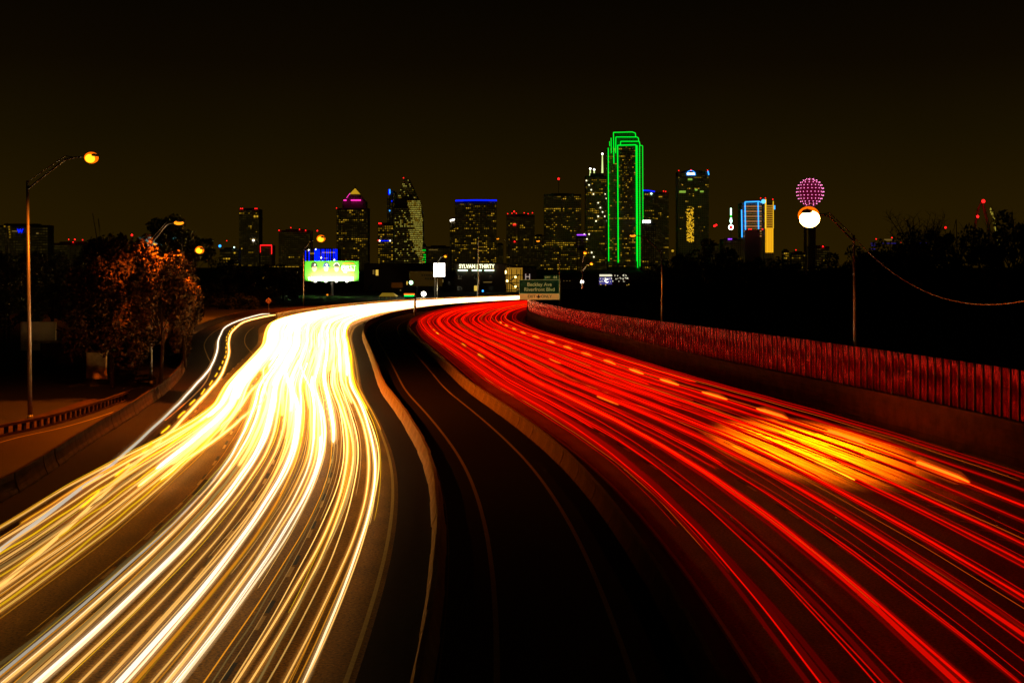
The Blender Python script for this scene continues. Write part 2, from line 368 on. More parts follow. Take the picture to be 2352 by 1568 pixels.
def halomat(kind):
    if kind in HM: return HM[kind]
    src = TM[kind].node_tree.nodes; col = [n for n in src if n.type == 'EMISSION'][0].inputs[0].default_value[:]; k = [n for n in src if n.type == 'MATH'][0].inputs[1].default_value
    m = bpy.data.materials.new('trail_halo'); m.use_nodes = True; t = m.node_tree; t.nodes.clear()
    o = t.nodes.new('ShaderNodeOutputMaterial'); em = t.nodes.new('ShaderNodeEmission'); em.inputs[0].default_value = (col[0], col[1]*.72, col[2]*.45, 1)
    a = t.nodes.new('ShaderNodeAttribute'); a.attribute_name = 'glow'; mm = t.nodes.new('ShaderNodeMath'); mm.operation = 'MULTIPLY'; mm.inputs[1].default_value = k
    tr = t.nodes.new('ShaderNodeBsdfTransparent'); ad = t.nodes.new('ShaderNodeAddShader')
    t.links.new(a.outputs['Fac'], mm.inputs[0]); t.links.new(mm.outputs[0], em.inputs[1]); t.links.new(em.outputs[0], ad.inputs[0]); t.links.new(tr.outputs[0], ad.inputs[1]); t.links.new(ad.outputs[0], o.inputs[0])
    m.cycles.emission_sampling = 'NONE'; HM[kind] = m; return m
def halo(kind, pts, rad, gl, parent):
    mb = MB(); g = []
    for f, a in (((1.8, .10), (3.2, .03)) if kind in ('red', 'deep', 'hot') else ((1.9, .13), (3.3, .055))):
        mb.tube(pts, [max(r*f, r+.03*f) for r in rad], 6)
        for v in gl: g += [(min(v, 4.5)*a)*(.28+.72*min(v/3.5, 1))]*6
    me = mb.mesh('halo', halomat(kind)); at_ = me.attributes.new('glow', 'FLOAT', 'POINT'); at_.data.foreach_set('value', g)
    return obj('halo', me, parent)
def trail_mesh(pts, rad, gl, m, nside=6):
    mb = MB().tube(pts, rad, nside); me = mb.mesh('light_trail', m, False)
    at_ = me.attributes.new('glow', 'FLOAT', 'POINT'); g = []
    for v in gl: g += [v]*nside
    at_.data.foreach_set('value', g); return me
def sstep(x): x = min(max(x, 0), 1); return x*x*(3-2*x)
def leftmap(s, d):
    if d < -13.2:
        e = min(-15.7, d) if False else -13.2+(d+13.2)*(1-.60*sstep((s-58)/48)); d = e
    if s > 170: d = -4+(d+4)*(1+.42*sstep((s-170)/125))
    return d
def add_trail(kind, d, s0, s1, z, rad, gf, label, group, dfun=None, line=spine, wav=0.0, name='light_trail'):
    pts = []; gl = []; rr = random.Random(int(d*1000)+int(s0)); ph = [rr.uniform(0, 6) for _ in range(4)]; s = s0
    rs = []
    while True:
        dd = d+.05*math.sin(s/17+ph[0])+.03*math.sin(s/6+ph[1])
        if dfun: dd = dfun(s, dd)
        if line is spine and d < 0: dd = leftmap(s, dd)
        if line is spine and d > 7 and name in ('light_trail', 'light_strand'):      # wheels keep to their tracks near the camera
            best = min((8.6+3.38*j+o_ for j in range(6) for o_ in (-.78, .78)), key=lambda v: abs(v-d)); dd += (best-d)*.38*(1-sstep((s-52)/75))
        zz = z+.012*math.sin(s/1.9+ph[2])+wav*math.sin(s/1.1+ph[3])
        q = line.at(s, dd)[0]; pts.append((q[0], q[1], zz)); gl.append(max(gf(s), 0)); rs.append(rad*(.68+.47*sstep((s-48)/70)) if line is spine and s1-s0 > 20 else rad)
        if s >= s1: break
        s = min(s1, s+(.6 if wav and s < 120 else 1.2 if s < 90 else 2.2 if s < 200 else 3.5))
    rs[0] = rad*.3; rs[-1] = rad*.3
    o = obj(name, trail_mesh(pts, rs, gl, TM[kind]), None, label, 'light trail', group)
    if rad >= .04: halo(kind, pts, rs, gl, o)
    return o
ORD = ['first', 'second', 'third', 'fourth', 'fifth', 'sixth', 'seventh', 'eighth', 'ninth', 'tenth', 'eleventh', 'twelfth', 'thirteenth', 'fourteenth', 'fifteenth', 'sixteenth', 'seventeenth', 'eighteenth', 'nineteenth', 'twentieth', 'twenty-first', 'twenty-second', 'twenty-third', 'twenty-fourth']
def gw(near, far, s_=44):                       # head lamps face the camera: dim when seen from above, strong far off
    return lambda s: .76*near+(far*.62-.76*near)*sstep((s-s_)/85)**1.15
GW = 'white and amber trails of head lamps'; GR = 'red trails of tail lamps'
# lane name, [(kind, d, radius, near, far, z)]
W_ = [
 ('in the lane beside the median', [('warm', -4.72, .035, 1.2, 7, .7), ('white', -4.86, .05, 1.5, 9, .66), ('orange', -5.0, .03, .7, 2, .6), ('warm', -5.22, .04, 1.1, 8, .75), ('warm', -5.75, .035, .6, 8, .62), ('green', -5.95, .05, .8, 6, .7), ('warm', -6.12, .04, 1.3, 8, .65), ('orange', -6.22, .03, .8, 3, .55), ('warm', -6.4, .05, 1.2, 9, .7), ('warm', -6.55, .03, 1, 9, .72)]),
 ('in the second lane', [('green', -7.12, .03, .6, 6, .6), ('orange', -7.28, .03, 1.0, 4, .66), ('white', -7.75, .05, 1.4, 13, .72), ('cool', -7.95, .09, 1.6, 12, .66), ('warm', -8.12, .05, 1.5, 12, .7), ('white', -8.3, .06, 1.4, 13, .64), ('warm', -8.5, .04, 1.0, 9, .8), ('orange', -8.62, .03, .5, 6, .5)]),
 ('in the middle lane', [('orange', -9.05, .07, .75, 8, .62), ('white', -9.25, .05, 1.7, 13, .7), ('cool', -9.45, .10, 1.7, 13, .66), ('warm', -9.7, .05, 1.2, 12, .72), ('warm', -9.85, .04, 1.0, 12, .66), ('warm', -10.28, .045, 1.1, 11, .75), ('warm', -10.85, .05, 1.3, 12, .68)]),
 ('in the fourth lane', [('white', -11.25, .06, 1.8, 13, .68), ('cool', -11.42, .08, 1.7, 12, .66), ('warm', -11.6, .05, .9, 10, .75), ('green', -11.85, .09, .95, 9, .68), ('orange', -12.0, .03, .8, 6, .6), ('warm', -12.15, .05, 1.4, 10, .7), ('white', -12.3, .05, 1.5, 11, .62), ('orange', -12.45, .03, .7, 8, .75), ('cool', -12.6, .06, .5, 10, .7), ('green', -12.85, .07, .35, 7, .66)]),
 ('in the outer lanes next to the exit', [('orange', -14.65, .03, .35, 4, .6), ('warm', -14.87, .05, .9, 8, .66), ('yellow', -15.09, .05, .8, 6, .7), ('warm', -15.35, .05, 1.1, 8, .66), ('orange', -15.56, .03, .7, 5, .6), ('warm', -15.82, .07, 1.2, 9, .66), ('warm', -16.09, .05, .9, 9, .72), ('yellow', -16.39, .04, .8, 6, .66), ('warm', -16.69, .05, .8, 8, .7), ('green', -16.91, .05, .7, 6, .66), ('warm', -17.22, .06, 1.0, 8, .66), ('yellow', -17.61, .05, 1.0, 6, .66), ('warm', -17.91, .045, 1.1, 8, .7), ('warm', -18.39, .06, 1.2, 8, .66), ('orange', -18.70, .05, 1.0, 5, .7), ('warm', -19.17, .04, .9, 7, .66), ('orange', -19.35, .035, .8, 4, .6)]),
]
KN = {'warm': 'peach', 'white': 'bright white', 'cool': 'broad cream white', 'green': 'pale khaki', 'orange': 'thin orange', 'yellow': 'yellow', 'red': 'red', 'deep': 'dull dark red', 'hot': 'orange red'}
for li, (ln, lst) in enumerate(W_):
    for i, (k, d, r, n, f, z) in enumerate(lst):
        df = None
        if li == 4:      # the outer cluster spreads towards the gore
            def df(s, dd): return dd
        if i in (2,) and li in (1, 2, 3):
            def df(s, dd): return dd-2.6*sstep((s-95)/70)
        if i == 4 and li == 3:
            def df(s, dd): return dd+2.8*sstep((s-80)/60)
        s1 = SE-2
        add_trail(k, d, 18+R.uniform(0, 2) if not (k == 'orange' and li == 4) else R.choice([18, 45, 52]), s1, z, r*1.0, gw(n*1.0, f, 22 if li == 0 else 44), '%s head lamp trail, %s across %s' % (KN[k], ORD[i], ln[3:]), GW, df, wav=.02 if k in ('green', 'yellow') else 0)
rl = random.Random(12)
for li, (ln, lst) in enumerate(W_):      # fine strands beside the broad trails
    for i, (k, d, r, n, f, z) in enumerate(lst):
        add_trail(rl.choice(['warm', 'orange', 'warm', 'yellow']), d+rl.choice([-1, 1])*rl.uniform(.09, .2), rl.uniform(16, 70), SE-2, z+rl.uniform(-.1, .25), .014, gw(n*.9, f*.7), 'hair thin gold strand of light, %s across %s' % (ORD[i], ln[3:]), 'fine gold strands among the head lamp trails', name='light_strand')
# extra far trails that start only beyond the bend (cars that the exposure caught part way)
extra = []
for i in range(44):
    d = -4.9-(i+.5)*13.0/44+R.uniform(-.15, .15); k = R.choice(['warm', 'white', 'white', 'warm', 'cool', 'warm'])
    s0 = R.uniform(62, 150)
    extra.append((d, k, s0, R.uniform(.055, .12), R.uniform(.6, .95)))
for i, (d, k, s0, r, z) in enumerate(extra):
    add_trail(k, d, s0, SE-2, z, r, (lambda s0: lambda s: 4.5*sstep((s-s0+8)/40)+1.5)(s0), '%s head lamp trail starting far up, %s' % (KN[k], ORD[i]+' from the median' if i < 22 else ORD[43-i]+' from the exit side'), GW)
# ramp trails
def px_line(pts, z): return Line([tuple(p) for p in onplane(pts, z)], 4)
T1 = px_line([(-140, 1370), (0, 1265), (153, 1145), (268, 1057), (353, 979), (448, 886), (493, 827), (505, 770), (532, 743), (598, 722), (642, 720)], .66)
T2 = px_line([(-140, 1440), (0, 1328), (65, 1275), (215, 1145), (266, 1098), (371, 1003), (418, 955), (469, 901), (505, 853), (521, 809), (526, 767), (556, 740), (610, 726), (642, 722)], .66)
add_trail('cool', 0, 0, T1.L-1, .66, .075, lambda s: .55+1.2*sstep((s-40)/60), 'single silvery white trail curving alone round the exit ramp', GW, line=T1)
add_trail('orange', -.35, 0, T1.L*.6, .5, .03, lambda s: .25, 'faint rust coloured trail outermost at the exit ramp edge', GW, line=T1)
add_trail('warm', .25, 0, T2.L-1, .66, .07, lambda s: 1.2+4*sstep((s-30)/60), 'cream trail on the exit ramp beside the yellow blinker dashes', GW, line=T2)
s = 20; i = 0
while s < T2.L-60:
    add_trail('yellow', -.12, s, s+4.5, .70, .045, lambda s: 1.6, 'yellow blinker dash on the exit ramp trail, %s from the camera' % ORD[i], 'yellow blinker dashes of a turning car', line=T2, wav=.02); s += 9; i += 1
# crossing lane changers on the left
add_trail('warm', -13, 62, 175, .68, .07, lambda s: 4, 'pale trail crossing the bright gap from the fourth lane towards the exit', GW, lambda s, dd: -15.9+4.2*sstep((s-64)/85))
add_trail('warm', -13, 64, 150, .68, .06, lambda s: 3.2, 'thinner pale trail crossing towards the exit, nearer the camera', GW, lambda s, dd: -15.2+3.6*sstep((s-66)/50))
add_trail('orange', -4.35, 82, 150, .9, .035, lambda s: .9, 'orange red trail close to the median barrier on the white side', GW)
add_trail('yellow', -4.55, 96, 240, .8, .06, lambda s: 2.2, 'golden trail hugging the median side of the white flow', GW)
# tail lamps
E_ = [
 ('in the lane beside the median', [('deep', 7.55, .10, .30, 4, .85), ('red', 7.85, .035, .9, 4, .9), ('deep', 8.15, .17, .28, 4, .85), ('deep', 8.55, .12, .22, 3, .8), ('red', 9.1, .03, .7, 4, .95), ('red', 9.35, .03, .6, 4, .8), ('deep', 9.6, .10, .3, 3, .85)]),
 ('in the second lane', [('red', 10.2, .03, .4, 3, .9), ('deep', 10.9, .06, .4, 4, .85), ('red', 11.25, .10, .7, 5, .85), ('red', 11.5, .05, .9, 5, .9), ('deep', 11.85, .07, .35, 4, .8), ('red', 12.3, .03, .7, 4, 1.0), ('deep', 12.75, .08, .4, 4, .85), ('red', 13.0, .035, .8, 4, .8)]),
 ('in the third lane', [('red', 13.9, .03, .5, 3, .9), ('red', 14.4, .08, .8, 5, .85), ('deep', 14.7, .06, .5, 4, .9), ('hot', 14.95, .035, .25, 2, .8), ('red', 15.5, .03, .5, 3, 1.0), ('deep', 15.9, .07, .4, 4, .85), ('red', 16.25, .06, 1.0, 5, .85), ('red', 16.6, .03, .5, 3, .9)]),
 ('in the fourth lane', [('red', 17.6, .03, .6, 3, .9), ('deep', 18.0, .10, .4, 4, .8), ('red', 18.3, .05, .8, 4, .85), ('deep', 18.8, .05, .4, 3, .9), ('red', 19.35, .06, .9, 4, .85), ('deep', 19.7, .08, .4, 3, .8), ('hot', 19.95, .03, .4, 2, .85)]),
 ('in the fifth lane', [('deep', 21.0, .06, .35, 3, .9), ('red', 21.5, .04, .6, 3, .85), ('deep', 22.2, .05, .3, 3, .85), ('red', 22.8, .06, 1.0, 2.5, .85), ('deep', 23.3, .05, .3, 2, .9)]),
 ('in the outer lane by the sound wall', [('red', 24.6, .06, .35, 1.6, .85), ('deep', 25.0, .10, .2, 1.2, .8), ('red', 26.4, .04, .3, 1.6, .85), ('deep', 26.8, .06, .2, 1, .8)]),
]
for li, (ln, lst) in enumerate(E_):
    for i, (k, d, r, n, f, z) in enumerate(lst):
        dr = dR(d)
        def df(s, dd, dr=dr, d=d): return dr(s)+(dd-d)
        if (li, i) in ((1, 4), (2, 4), (3, 3)):
            def df(s, dd, dr=dr, d=d): return dr(s)+(dd-d)-2.3*sstep((s-60)/80)
        if (li, i) in ((2, 2), (3, 1)):
            def df(s, dd, dr=dr, d=d): return dr(s)+(dd-d)+2.5*sstep((s-75)/90)
        add_trail(k, d, 18, SE-2, z, r, (lambda n, f: lambda s: n*.85+(f*.38-n*.85)*sstep((s-36)/95))(n, f), '%s tail lamp trail, %s across %s' % (KN[k], ORD[i], ln[3:]), GR, df)
rl = random.Random(31)
for li, (ln, lst) in enumerate(E_):
    for i in range(3 if li < 4 else 2):
        d = (8.6, 12.0, 15.3, 18.7, 22.1, 25.6)[li]+rl.uniform(-1.5, 1.5); dr = dR(d)
        add_trail(rl.choice(['red', 'red', 'hot']), d, rl.uniform(16, 60), SE-2, rl.uniform(.7, 1.3), .013, lambda s: .55+.5*sstep((s-50)/60), 'hair thin red strand of light, %s across %s' % (ORD[i], ln[3:]), 'fine red strands among the tail lamp trails', (lambda dr, d: lambda s, dd: dr(s)+dd-d)(dr, d), name='light_strand')
for i in range(18):
    d = 7.6+(i+.5)*17.8/18+R.uniform(-.2, .2); k = R.choice(['red', 'red', 'deep', 'red', 'hot'] if i % 5 == 0 else ['red', 'red', 'deep']); dr = dR(d)
    s0 = R.uniform(58, 140)
    add_trail(k, d, s0, SE-2, R.uniform(.75, 1.05), R.uniform(.025, .065), lambda s: 1.3, '%s tail lamp trail starting far up, %s' % (KN[k], (ORD[i]+' from the median') if i < 9 else (ORD[17-i]+' from the sound wall')), GR, (lambda dr, d: lambda s, dd: dr(s)+dd-d)(dr, d))
s = 59.0; i = 0; dr = dR(23.1)
while s < 250:
    add_trail('hot', 23.0, s, s+6.2, .88, .11, lambda s: 3.0, 'orange red blinker dash near the sound wall, %s from the camera' % ORD[i], 'orange blinker dashes near the sound wall', lambda s, dd: dr(s)+dd-23.0); s += 13.2; i += 1
for i, (s0, d, L) in enumerate(((96, 13.7, 7), (150, 10.2, 7), (172, 10.2, 7), (140, 17.5, 8), (205, 9.2, 6), (216, 9.2, 6), (228, 9.2, 5), (60, 17.9, 6))):
    dr = dR(d); add_trail('yellow' if i % 3 else 'hot', d, s0, s0+L, .86, .045, lambda s: 1.6, 'short amber blinker dash among the red trails, %s by distance' % ORD[i], 'amber blinker dashes among the red trails', (lambda dr, d: lambda s, dd: dr(s)+dd-d)(dr, d))
# ------------------------------------------------------------------ street lamps
def lens_light(head, power, spot=True, ang=130, col=(1, .19, .006), parent=None, aim=None):
    l = bpy.data.lights.new('lamp_light', 'SPOT' if spot else 'POINT'); l.energy = power; l.color = col; l.shadow_soft_size = .2
    if spot: l.spot_size = math.radians(ang); l.spot_blend = .35
    o = bpy.data.objects.new('lamp_light', l); C.objects.link(o); o.parent = parent; o.location = head
    if aim is not None: o.rotation_euler = (Vector(aim)).to_track_quat('-Z', 'Y').to_euler()
    return o
def street_lamp(base, top, elbow, head, label, lensm='lamp', power=0, ang=130, aim=(0, 0, -1), hs=1.0, rad=.1, two=True, cat='street lamp'):
    """base, top of the pole, elbow and head of the arm, all as world points"""
    b = Vector(base); t = thing('street_lamp', label, cat, b, 0, 'street lamps along the motorway')
    top, elbow, head = Vector(top)-b, Vector(elbow)-b, Vector(head)-b
    MB().tube([(0, 0, 0), (0, 0, .4)], rad*1.7, 8).tube([(0, 0, .4), top*.5, top], [rad*1.25, rad, rad*.75], 10).build('pole', M['pole'], t, smooth_=True)
    mid_ = elbow.lerp(head, .5)
    MB().tube([top*.965, elbow, mid_+Vector((0, 0, .05)), head], [rad*.55, rad*.5, rad*.45, rad*.4], 8).build('arm', M['pole'], t, smooth_=True)
    if two: MB().tube([top*.995, elbow+Vector((0, 0, .25)), elbow.lerp(head, .35)+Vector((0, 0, .08))], rad*.28, 6).build('brace', M['pole'], t)
    d = (head-elbow); d.z = 0; d.normalize(); a = math.atan2(d.y, d.x)
    hd = MB()
    vs = []; fs = []; secs = [(-.45*hs, .07*hs, .07*hs), (-.2*hs, .13*hs, .11*hs), (.15*hs, .17*hs, .12*hs), (.42*hs, .13*hs, .07*hs)]
    for x, ww, hh in secs:
        for k in range(8):
            q = 2*PI*k/8; yy = math.cos(q)*ww; zz = max(math.sin(q)*hh, -.02*hs); vs.append((head.x+math.cos(a)*(x+.3*hs)-math.sin(a)*yy, head.y+math.sin(a)*(x+.3*hs)+math.cos(a)*yy, head.z+zz))
    for j in range(3):
        for k in range(8): fs.append((j*8+k, j*8+(k+1) % 8, (j+1)*8+(k+1) % 8, (j+1)*8+k))
    fs += [tuple(range(7, -1, -1)), tuple(24+k for k in range(8))]
    hd.add(vs, fs).build('lamp_head', M['dark'], t)
    lp = head+d*.33*hs+Vector((0, 0, -.06*hs))
    MB().sphere(lp, .28*hs, 16, 10, 1, 1, .82 if lensm != 'lampd' else .42).build('glow_bowl', G['amber' if lensm != 'lampd' else 'lampd'], t, smooth_=True)  # bowl added as orange rim glow round the lens; dim lamps have it alone
    if lensm != 'lampd': MB().sphere(lp-Vector((0, .13*hs, (.10 if lensm == 'lampw' else .03)*hs)), (.265 if lensm == 'lampw' else .21)*hs, 16, 10, 1, 1, .85).build('lens', G[lensm], t, smooth_=True)
    if power: lens_light(lp+Vector((0, 0, -.25*hs)), power, True, ang, parent=t, aim=aim)
    return t
def lamp_px(xb, D, ztop_px, ex, ey, hx, hy, Dh, label, lensm, power=0, zb=0.0, **kw):
    base = Vector(((xb[0]-HX)*D/F, D, zb)); top = at(xb[1], ztop_px, D); top.x = base.x+(top.x-base.x)
    return street_lamp(base, top, at(ex, ey, (D+Dh)/2), at(hx, hy, Dh), label, lensm, power, **kw)
lamp_px((69, 63), 101, 415, 150, 366, 200, 360, 97, 'tall street lamp with a long arm at the far left edge', 'lamp', 17000, hs=1.7, ang=150, rad=.13)
lamp_px((347, 347), 131, 548, 383, 516, 408, 510, 122, 'street lamp rising through the lit tree, arm pointing right', 'lampd', 22000, ang=150, hs=1.5)
lamp_px((418, 418), 300, 545, 436, 574, 452, 572, 296, 'street lamp just right of the pale glass hall', 'lamp', 30000, ang=165, hs=3.4, two=False)
lamp_px((697, 697), 352, 570, 712, 556, 732, 546, 344, 'street lamp left of the green billboard', 'lamp', 26000, ang=160, hs=3.8)
lamp_px((1966, 1961), 104.5, 540, 1905, 497, 1862, 490, 90, 'brightest street lamp, rising behind the sound wall, arm over the red trails', 'lampw', 4800, zb=0, ang=168, aim=(.1, -.08, -1), hs=2.4, rad=.12)
pool = lens_light(at(1862, 496, 90)-Vector((0, 0, .5)), 600000, True, 106, (1, .17, .001))
pool.rotation_euler = (math.radians(-5), math.radians(3), 0); pool.scale = (.34, 1, 1); pool.data.spot_blend = 1.0
lampt = [o for o in C.objects if o.name.startswith('street_lamp') and 'brightest' in o.get('label', '')][0]
pool.location = pool.location-lampt.location; pool.parent = lampt
lamp_px((1520, 1520), 165, 572, 1480, 545, 1456, 540, 158, 'street lamp behind the sound wall in front of the green outlined tower', 'lampd', 3000, ang=140, hs=1.2, two=False)
lamp_px((1285, 1285), 270, 585, 1262, 562, 1238, 553, 262, 'street lamp rising beside the green exit sign', 'lampd', 1500, ang=140, hs=1.2, two=False)
for (xb, D, yt, hx, hy, lab) in ((1005, 480, 600, 1021, 588, 'distant street lamp over the white square sign'), (1338, 430, 600, 1343, 580, 'distant street lamp left of the green outlined tower, upper of two'), (1337, 460, 622, 1356, 605, 'distant street lamp left of the green outlined tower, lower of two'), (1170, 560, 560, 1146, 548, 'dim distant street lamp behind the lit stair building')):
    lamp_px((xb, xb), D, yt, (xb+hx)/2, (yt+hy)/2-3, hx, hy, D-4, lab, 'lamp' if hy > 570 else 'lampd', 0, hs=1.9, rad=.12, two=False)
b = at(1098, 680, 470); t = thing('mast', 'tall bare green steel mast in front of the lit shop sign', 'mast', (b.x, b.y, 0))
MB().tube([(0, 0, 0), (0, 0, CH+65*470/F)], [.3, .16], 8).build('shaft', M['pole'], t)
# overhead wires from the right lamp
def cable(name, pts, r, label):
    q = []
    for i in range(len(pts)-1):
        a, b2, sag = pts[i][0], pts[i+1][0], pts[i][1]
        for k in range(24):
            f = k/24; p = Vector(a).lerp(Vector(b2), f); p.z -= sag*4*f*(1-f); q.append(p)
    q.append(Vector(pts[-1][0])); MB().tube(q, r, 6).build(name, M['pole'], None, label=label, cat='cable')
cable('cable', [(at(1962, 545, 104.4), 2.3), (at(2420, 672, 78), 0)], .03, 'single cable sagging from the bright lamp post to the right edge')
# ------------------------------------------------------------------ trees
def crown_mesh(seed, n, size, blobs, m, ls):
    rr = np.random.RandomState(seed); rl = random.Random(seed)
    cl = []
    for i in range(blobs):
        th = rl.uniform(0, 2*PI); ph = rl.uniform(-.95, 1.15); r = rl.uniform(.35, .95)
        cl.append((r*math.cos(th)*math.cos(ph), r*math.sin(th)*math.cos(ph), r*math.sin(ph)*1.0, rl.uniform(.13, .34)))
    cl = np.array(cl); pick = rr.randint(0, blobs, n); c = cl[pick]
    dv = rr.normal(size=(n, 3)); dv /= np.linalg.norm(dv, axis=1)[:, None]; dv *= (rr.uniform(.35, 1, n)**.5)[:, None]*c[:, 3:4]
    p = (c[:, :3]+dv)*np.array(size)
    nrm = dv/np.linalg.norm(dv, axis=1)[:, None]+rr.normal(size=(n, 3))*.6; nrm /= np.linalg.norm(nrm, axis=1)[:, None]
    a = np.cross(nrm, rr.normal(size=(n, 3))); a /= np.linalg.norm(a, axis=1)[:, None]; b2 = np.cross(nrm, a)
    s = rr.uniform(.6, 1.3, n)[:, None]*ls
    V = np.stack([p-a*s, p+b2*s*.55, p+a*s, p-b2*s*.55], 1).reshape(-1, 3)
    me = bpy.data.meshes.new('crown'); me.from_pydata(V.tolist(), [], np.arange(4*n).reshape(-1, 4).tolist()); me.materials.append(m); return me, cl[:, :3]*np.array(size)
def wood(seed, h, r, ends, m=None, twigs=0, spread=1.0):
    rl = random.Random(seed); mb = MB(); mb.tube([(0, 0, 0), (rl.uniform(-.1, .1)*h*.3, 0, h*.55), (0, 0, h)], [r, r*.75, r*.5], 8)
    for e_ in ends:
        st = Vector((0, 0, h*rl.uniform(.55, .95))); e_ = Vector(e_); md = st.lerp(e_, .5)+Vector((rl.uniform(-.4, .4), rl.uniform(-.4, .4), rl.uniform(0, .8)))
        mb.tube([st, md, e_], [r*.4, r*.25, r*.08], 5)
        for _ in range(twigs):
            q = st.lerp(e_, rl.uniform(.45, 1)); dd = Vector((rl.uniform(-1, 1), rl.uniform(-1, 1), rl.uniform(0, 1.3)))*spread
            mb.tube([q, q+dd*.5+Vector((0, 0, .2)), q+dd], [r*.12, r*.08, r*.03], 3)
            q2 = q+dd*.5; d2 = Vector((rl.uniform(-1, 1), rl.uniform(-1, 1), rl.uniform(0, 1)))*spread*.6
            mb.tube([q2, q2+d2], [r*.07, r*.02], 3)
    return mb.mesh('trunk', m or M['bark'])
def tree(cx, cy_px, D, wpx, hpx, base_y, label, seed, n=6000, m='leaf', ls=.2, name='tree', blobs=34, group=None):
    """crown centre and half sizes in photograph units, at distance D"""
    c = at(cx, cy_px, D); k = D/F; size = (wpx*k, wpx*k*.9, hpx*k)
    me, cl = crown_mesh(seed, n, size, blobs, M[m], ls)
    t = thing(name, label, 'tree', (c.x, c.y, 0), 0, group)
    obj('crown', me, t, loc=(0, 0, c.z))
    ends = [(p[0], p[1], c.z+p[2]) for p in cl[::3]]
    obj('trunk', wood(seed, c.z, max(.18, size[0]*.05), ends), t); return t
tree(258, 690, 128, 118, 172, 0, 'broad dark tree at the left behind the ramp barrier, lit on its right', 1, 16000, 'leaf', .21, blobs=60)
tree(368, 672, 122, 84, 120, 0, 'orange lit leafy tree reaching up to the street lamp arm', 2, 11000, 'leaf', .18, blobs=46)
tree(424, 712, 150, 52, 118, 0, 'smaller tree at the right end of the lit tree group, above the ramp', 3, 9000, 'leaf', .2, blobs=34)
tree(380, 560, 340, 78, 66, 0, 'tall dark tree crown rising behind the pale glass hall', 4, 7000, 'leafd', .5)
tree(450, 575, 350, 40, 40, 0, 'dark tree crown behind the lamp right of the glass hall', 14, 4000, 'leafd', .5)
crowns = [crown_mesh(20+i, 4200, (1, 1, 1), 30, M['leafd'], .055) for i in range(4)]
trunks = [wood(40+i, 1.0, .05, [(p[0]*.9, p[1]*.9, 1.0+p[2]*.6) for p in crowns[i][1][::5]]) for i in range(4)]
dark = [(20, 640, 210, 60, 70), (90, 650, 230, 60, 60), (160, 640, 250, 70, 66), (235, 600, 270, 60, 62), (60, 620, 300, 60, 46), (10, 700, 170, 70, 60), (120, 700, 190, 80, 60), (520, 640, 420, 60, 50), (590, 650, 430, 60, 46), (650, 650, 430, 50, 42), (500, 680, 380, 60, 40), (600, 690, 390, 60, 36),
        (1560, 640, 330, 70, 62), (1640, 630, 330, 70, 78), (1700, 640, 320, 60, 60), (1770, 650, 310, 70, 62), (1850, 655, 300, 70, 56), (1930, 650, 290, 70, 66), (2020, 630, 280, 80, 84), (2110, 610, 270, 80, 90), (2200, 620, 260, 80, 92), (2300, 600, 240, 90, 112), (2350, 690, 200, 80, 100),
        (1500, 670, 300, 60, 44), (1600, 690, 260, 90, 60), (1720, 700, 240, 100, 60), (1840, 710, 225, 100, 60), (1960, 720, 200, 110, 70), (2080, 720, 190, 110, 80), (2200, 730, 175, 110, 90), (2320, 750, 160, 110, 90), (1400, 690, 330, 60, 36), (1310, 690, 350, 50, 30), (540, 700, 360, 60, 26)]
where = ['at the far left edge behind the lamp post', 'behind the left lamp post', 'left of the lit tree, with red lights behind', 'behind the lit tree', 'low behind the left lamp post', 'bottom left behind the ramp barrier', 'between the pale board and the lit tree', 'right of the lamp by the glass hall', 'below the grey tower with red corner lights', 'below the red neon frame', 'at the ramp end on the left', 'left of the green billboard pole',
         'right of the green outlined tower', 'below the tower with the arched sign', 'left of the blue outlined block', 'below the yellow tower', 'below the bright lamp', 'right of the bright lamp', 'below the bare trees on the right', 'between the bare trees', 'left of the red topped arch', 'at the right edge, tallest', 'low at the right edge above the cable',
         'behind the lamp post in front of the green tower', 'above the sound wall right of the middle lamp post', 'above the middle of the sound wall', 'below the ball tower above the sound wall', 'behind the bright lamp post', 'right of the bright lamp post', 'above the sound wall under the cable', 'above the sound wall at the right edge', 'behind the sound wall below the small white sign', 'right beside the green exit sign', 'behind the far end of the ramp barrier']
for i, (cx, cyp, D, wp, hp) in enumerate(dark):
    c = at(cx, cyp, D); k = D/F; j = i % 4
    t = thing('dark_tree', 'unlit dark tree '+where[i], 'tree', (c.x, c.y, 0), R.uniform(0, 6), 'dark trees behind the road')
    o = obj('crown', crowns[j][0], t, loc=(0, 0, c.z)); o.scale = (wp*k, wp*k, hp*k)
    o = obj('trunk', trunks[j], t); o.scale = (wp*k, wp*k, c.z)
for i, (x, ytop, D, lab) in enumerate(((2090, 484, 300, 'bare winter tree with spreading branches, left of two on the right skyline'), (2130, 486, 305, 'bare winter tree, right of two on the right skyline'), (2205, 520, 290, 'bare tree just left of the red topped arch'), (2330, 486, 260, 'bare tree at the right edge of the skyline'), (2280, 520, 270, 'bare tree right of the red topped arch'))):
    c = at(x, ytop, D); rl = random.Random(i+5); h = c.z*.62
    ends = [(rl.uniform(-1, 1)*5.5, rl.uniform(-1, 1)*3, c.z*rl.uniform(.78, 1.0)) for _ in range(11)]
    t = thing('bare_tree', lab, 'tree', (c.x, c.y, 0), 0, 'bare trees on the right'); obj('trunk', wood(60+i, h, .4, ends, twigs=14, spread=1.7), t)
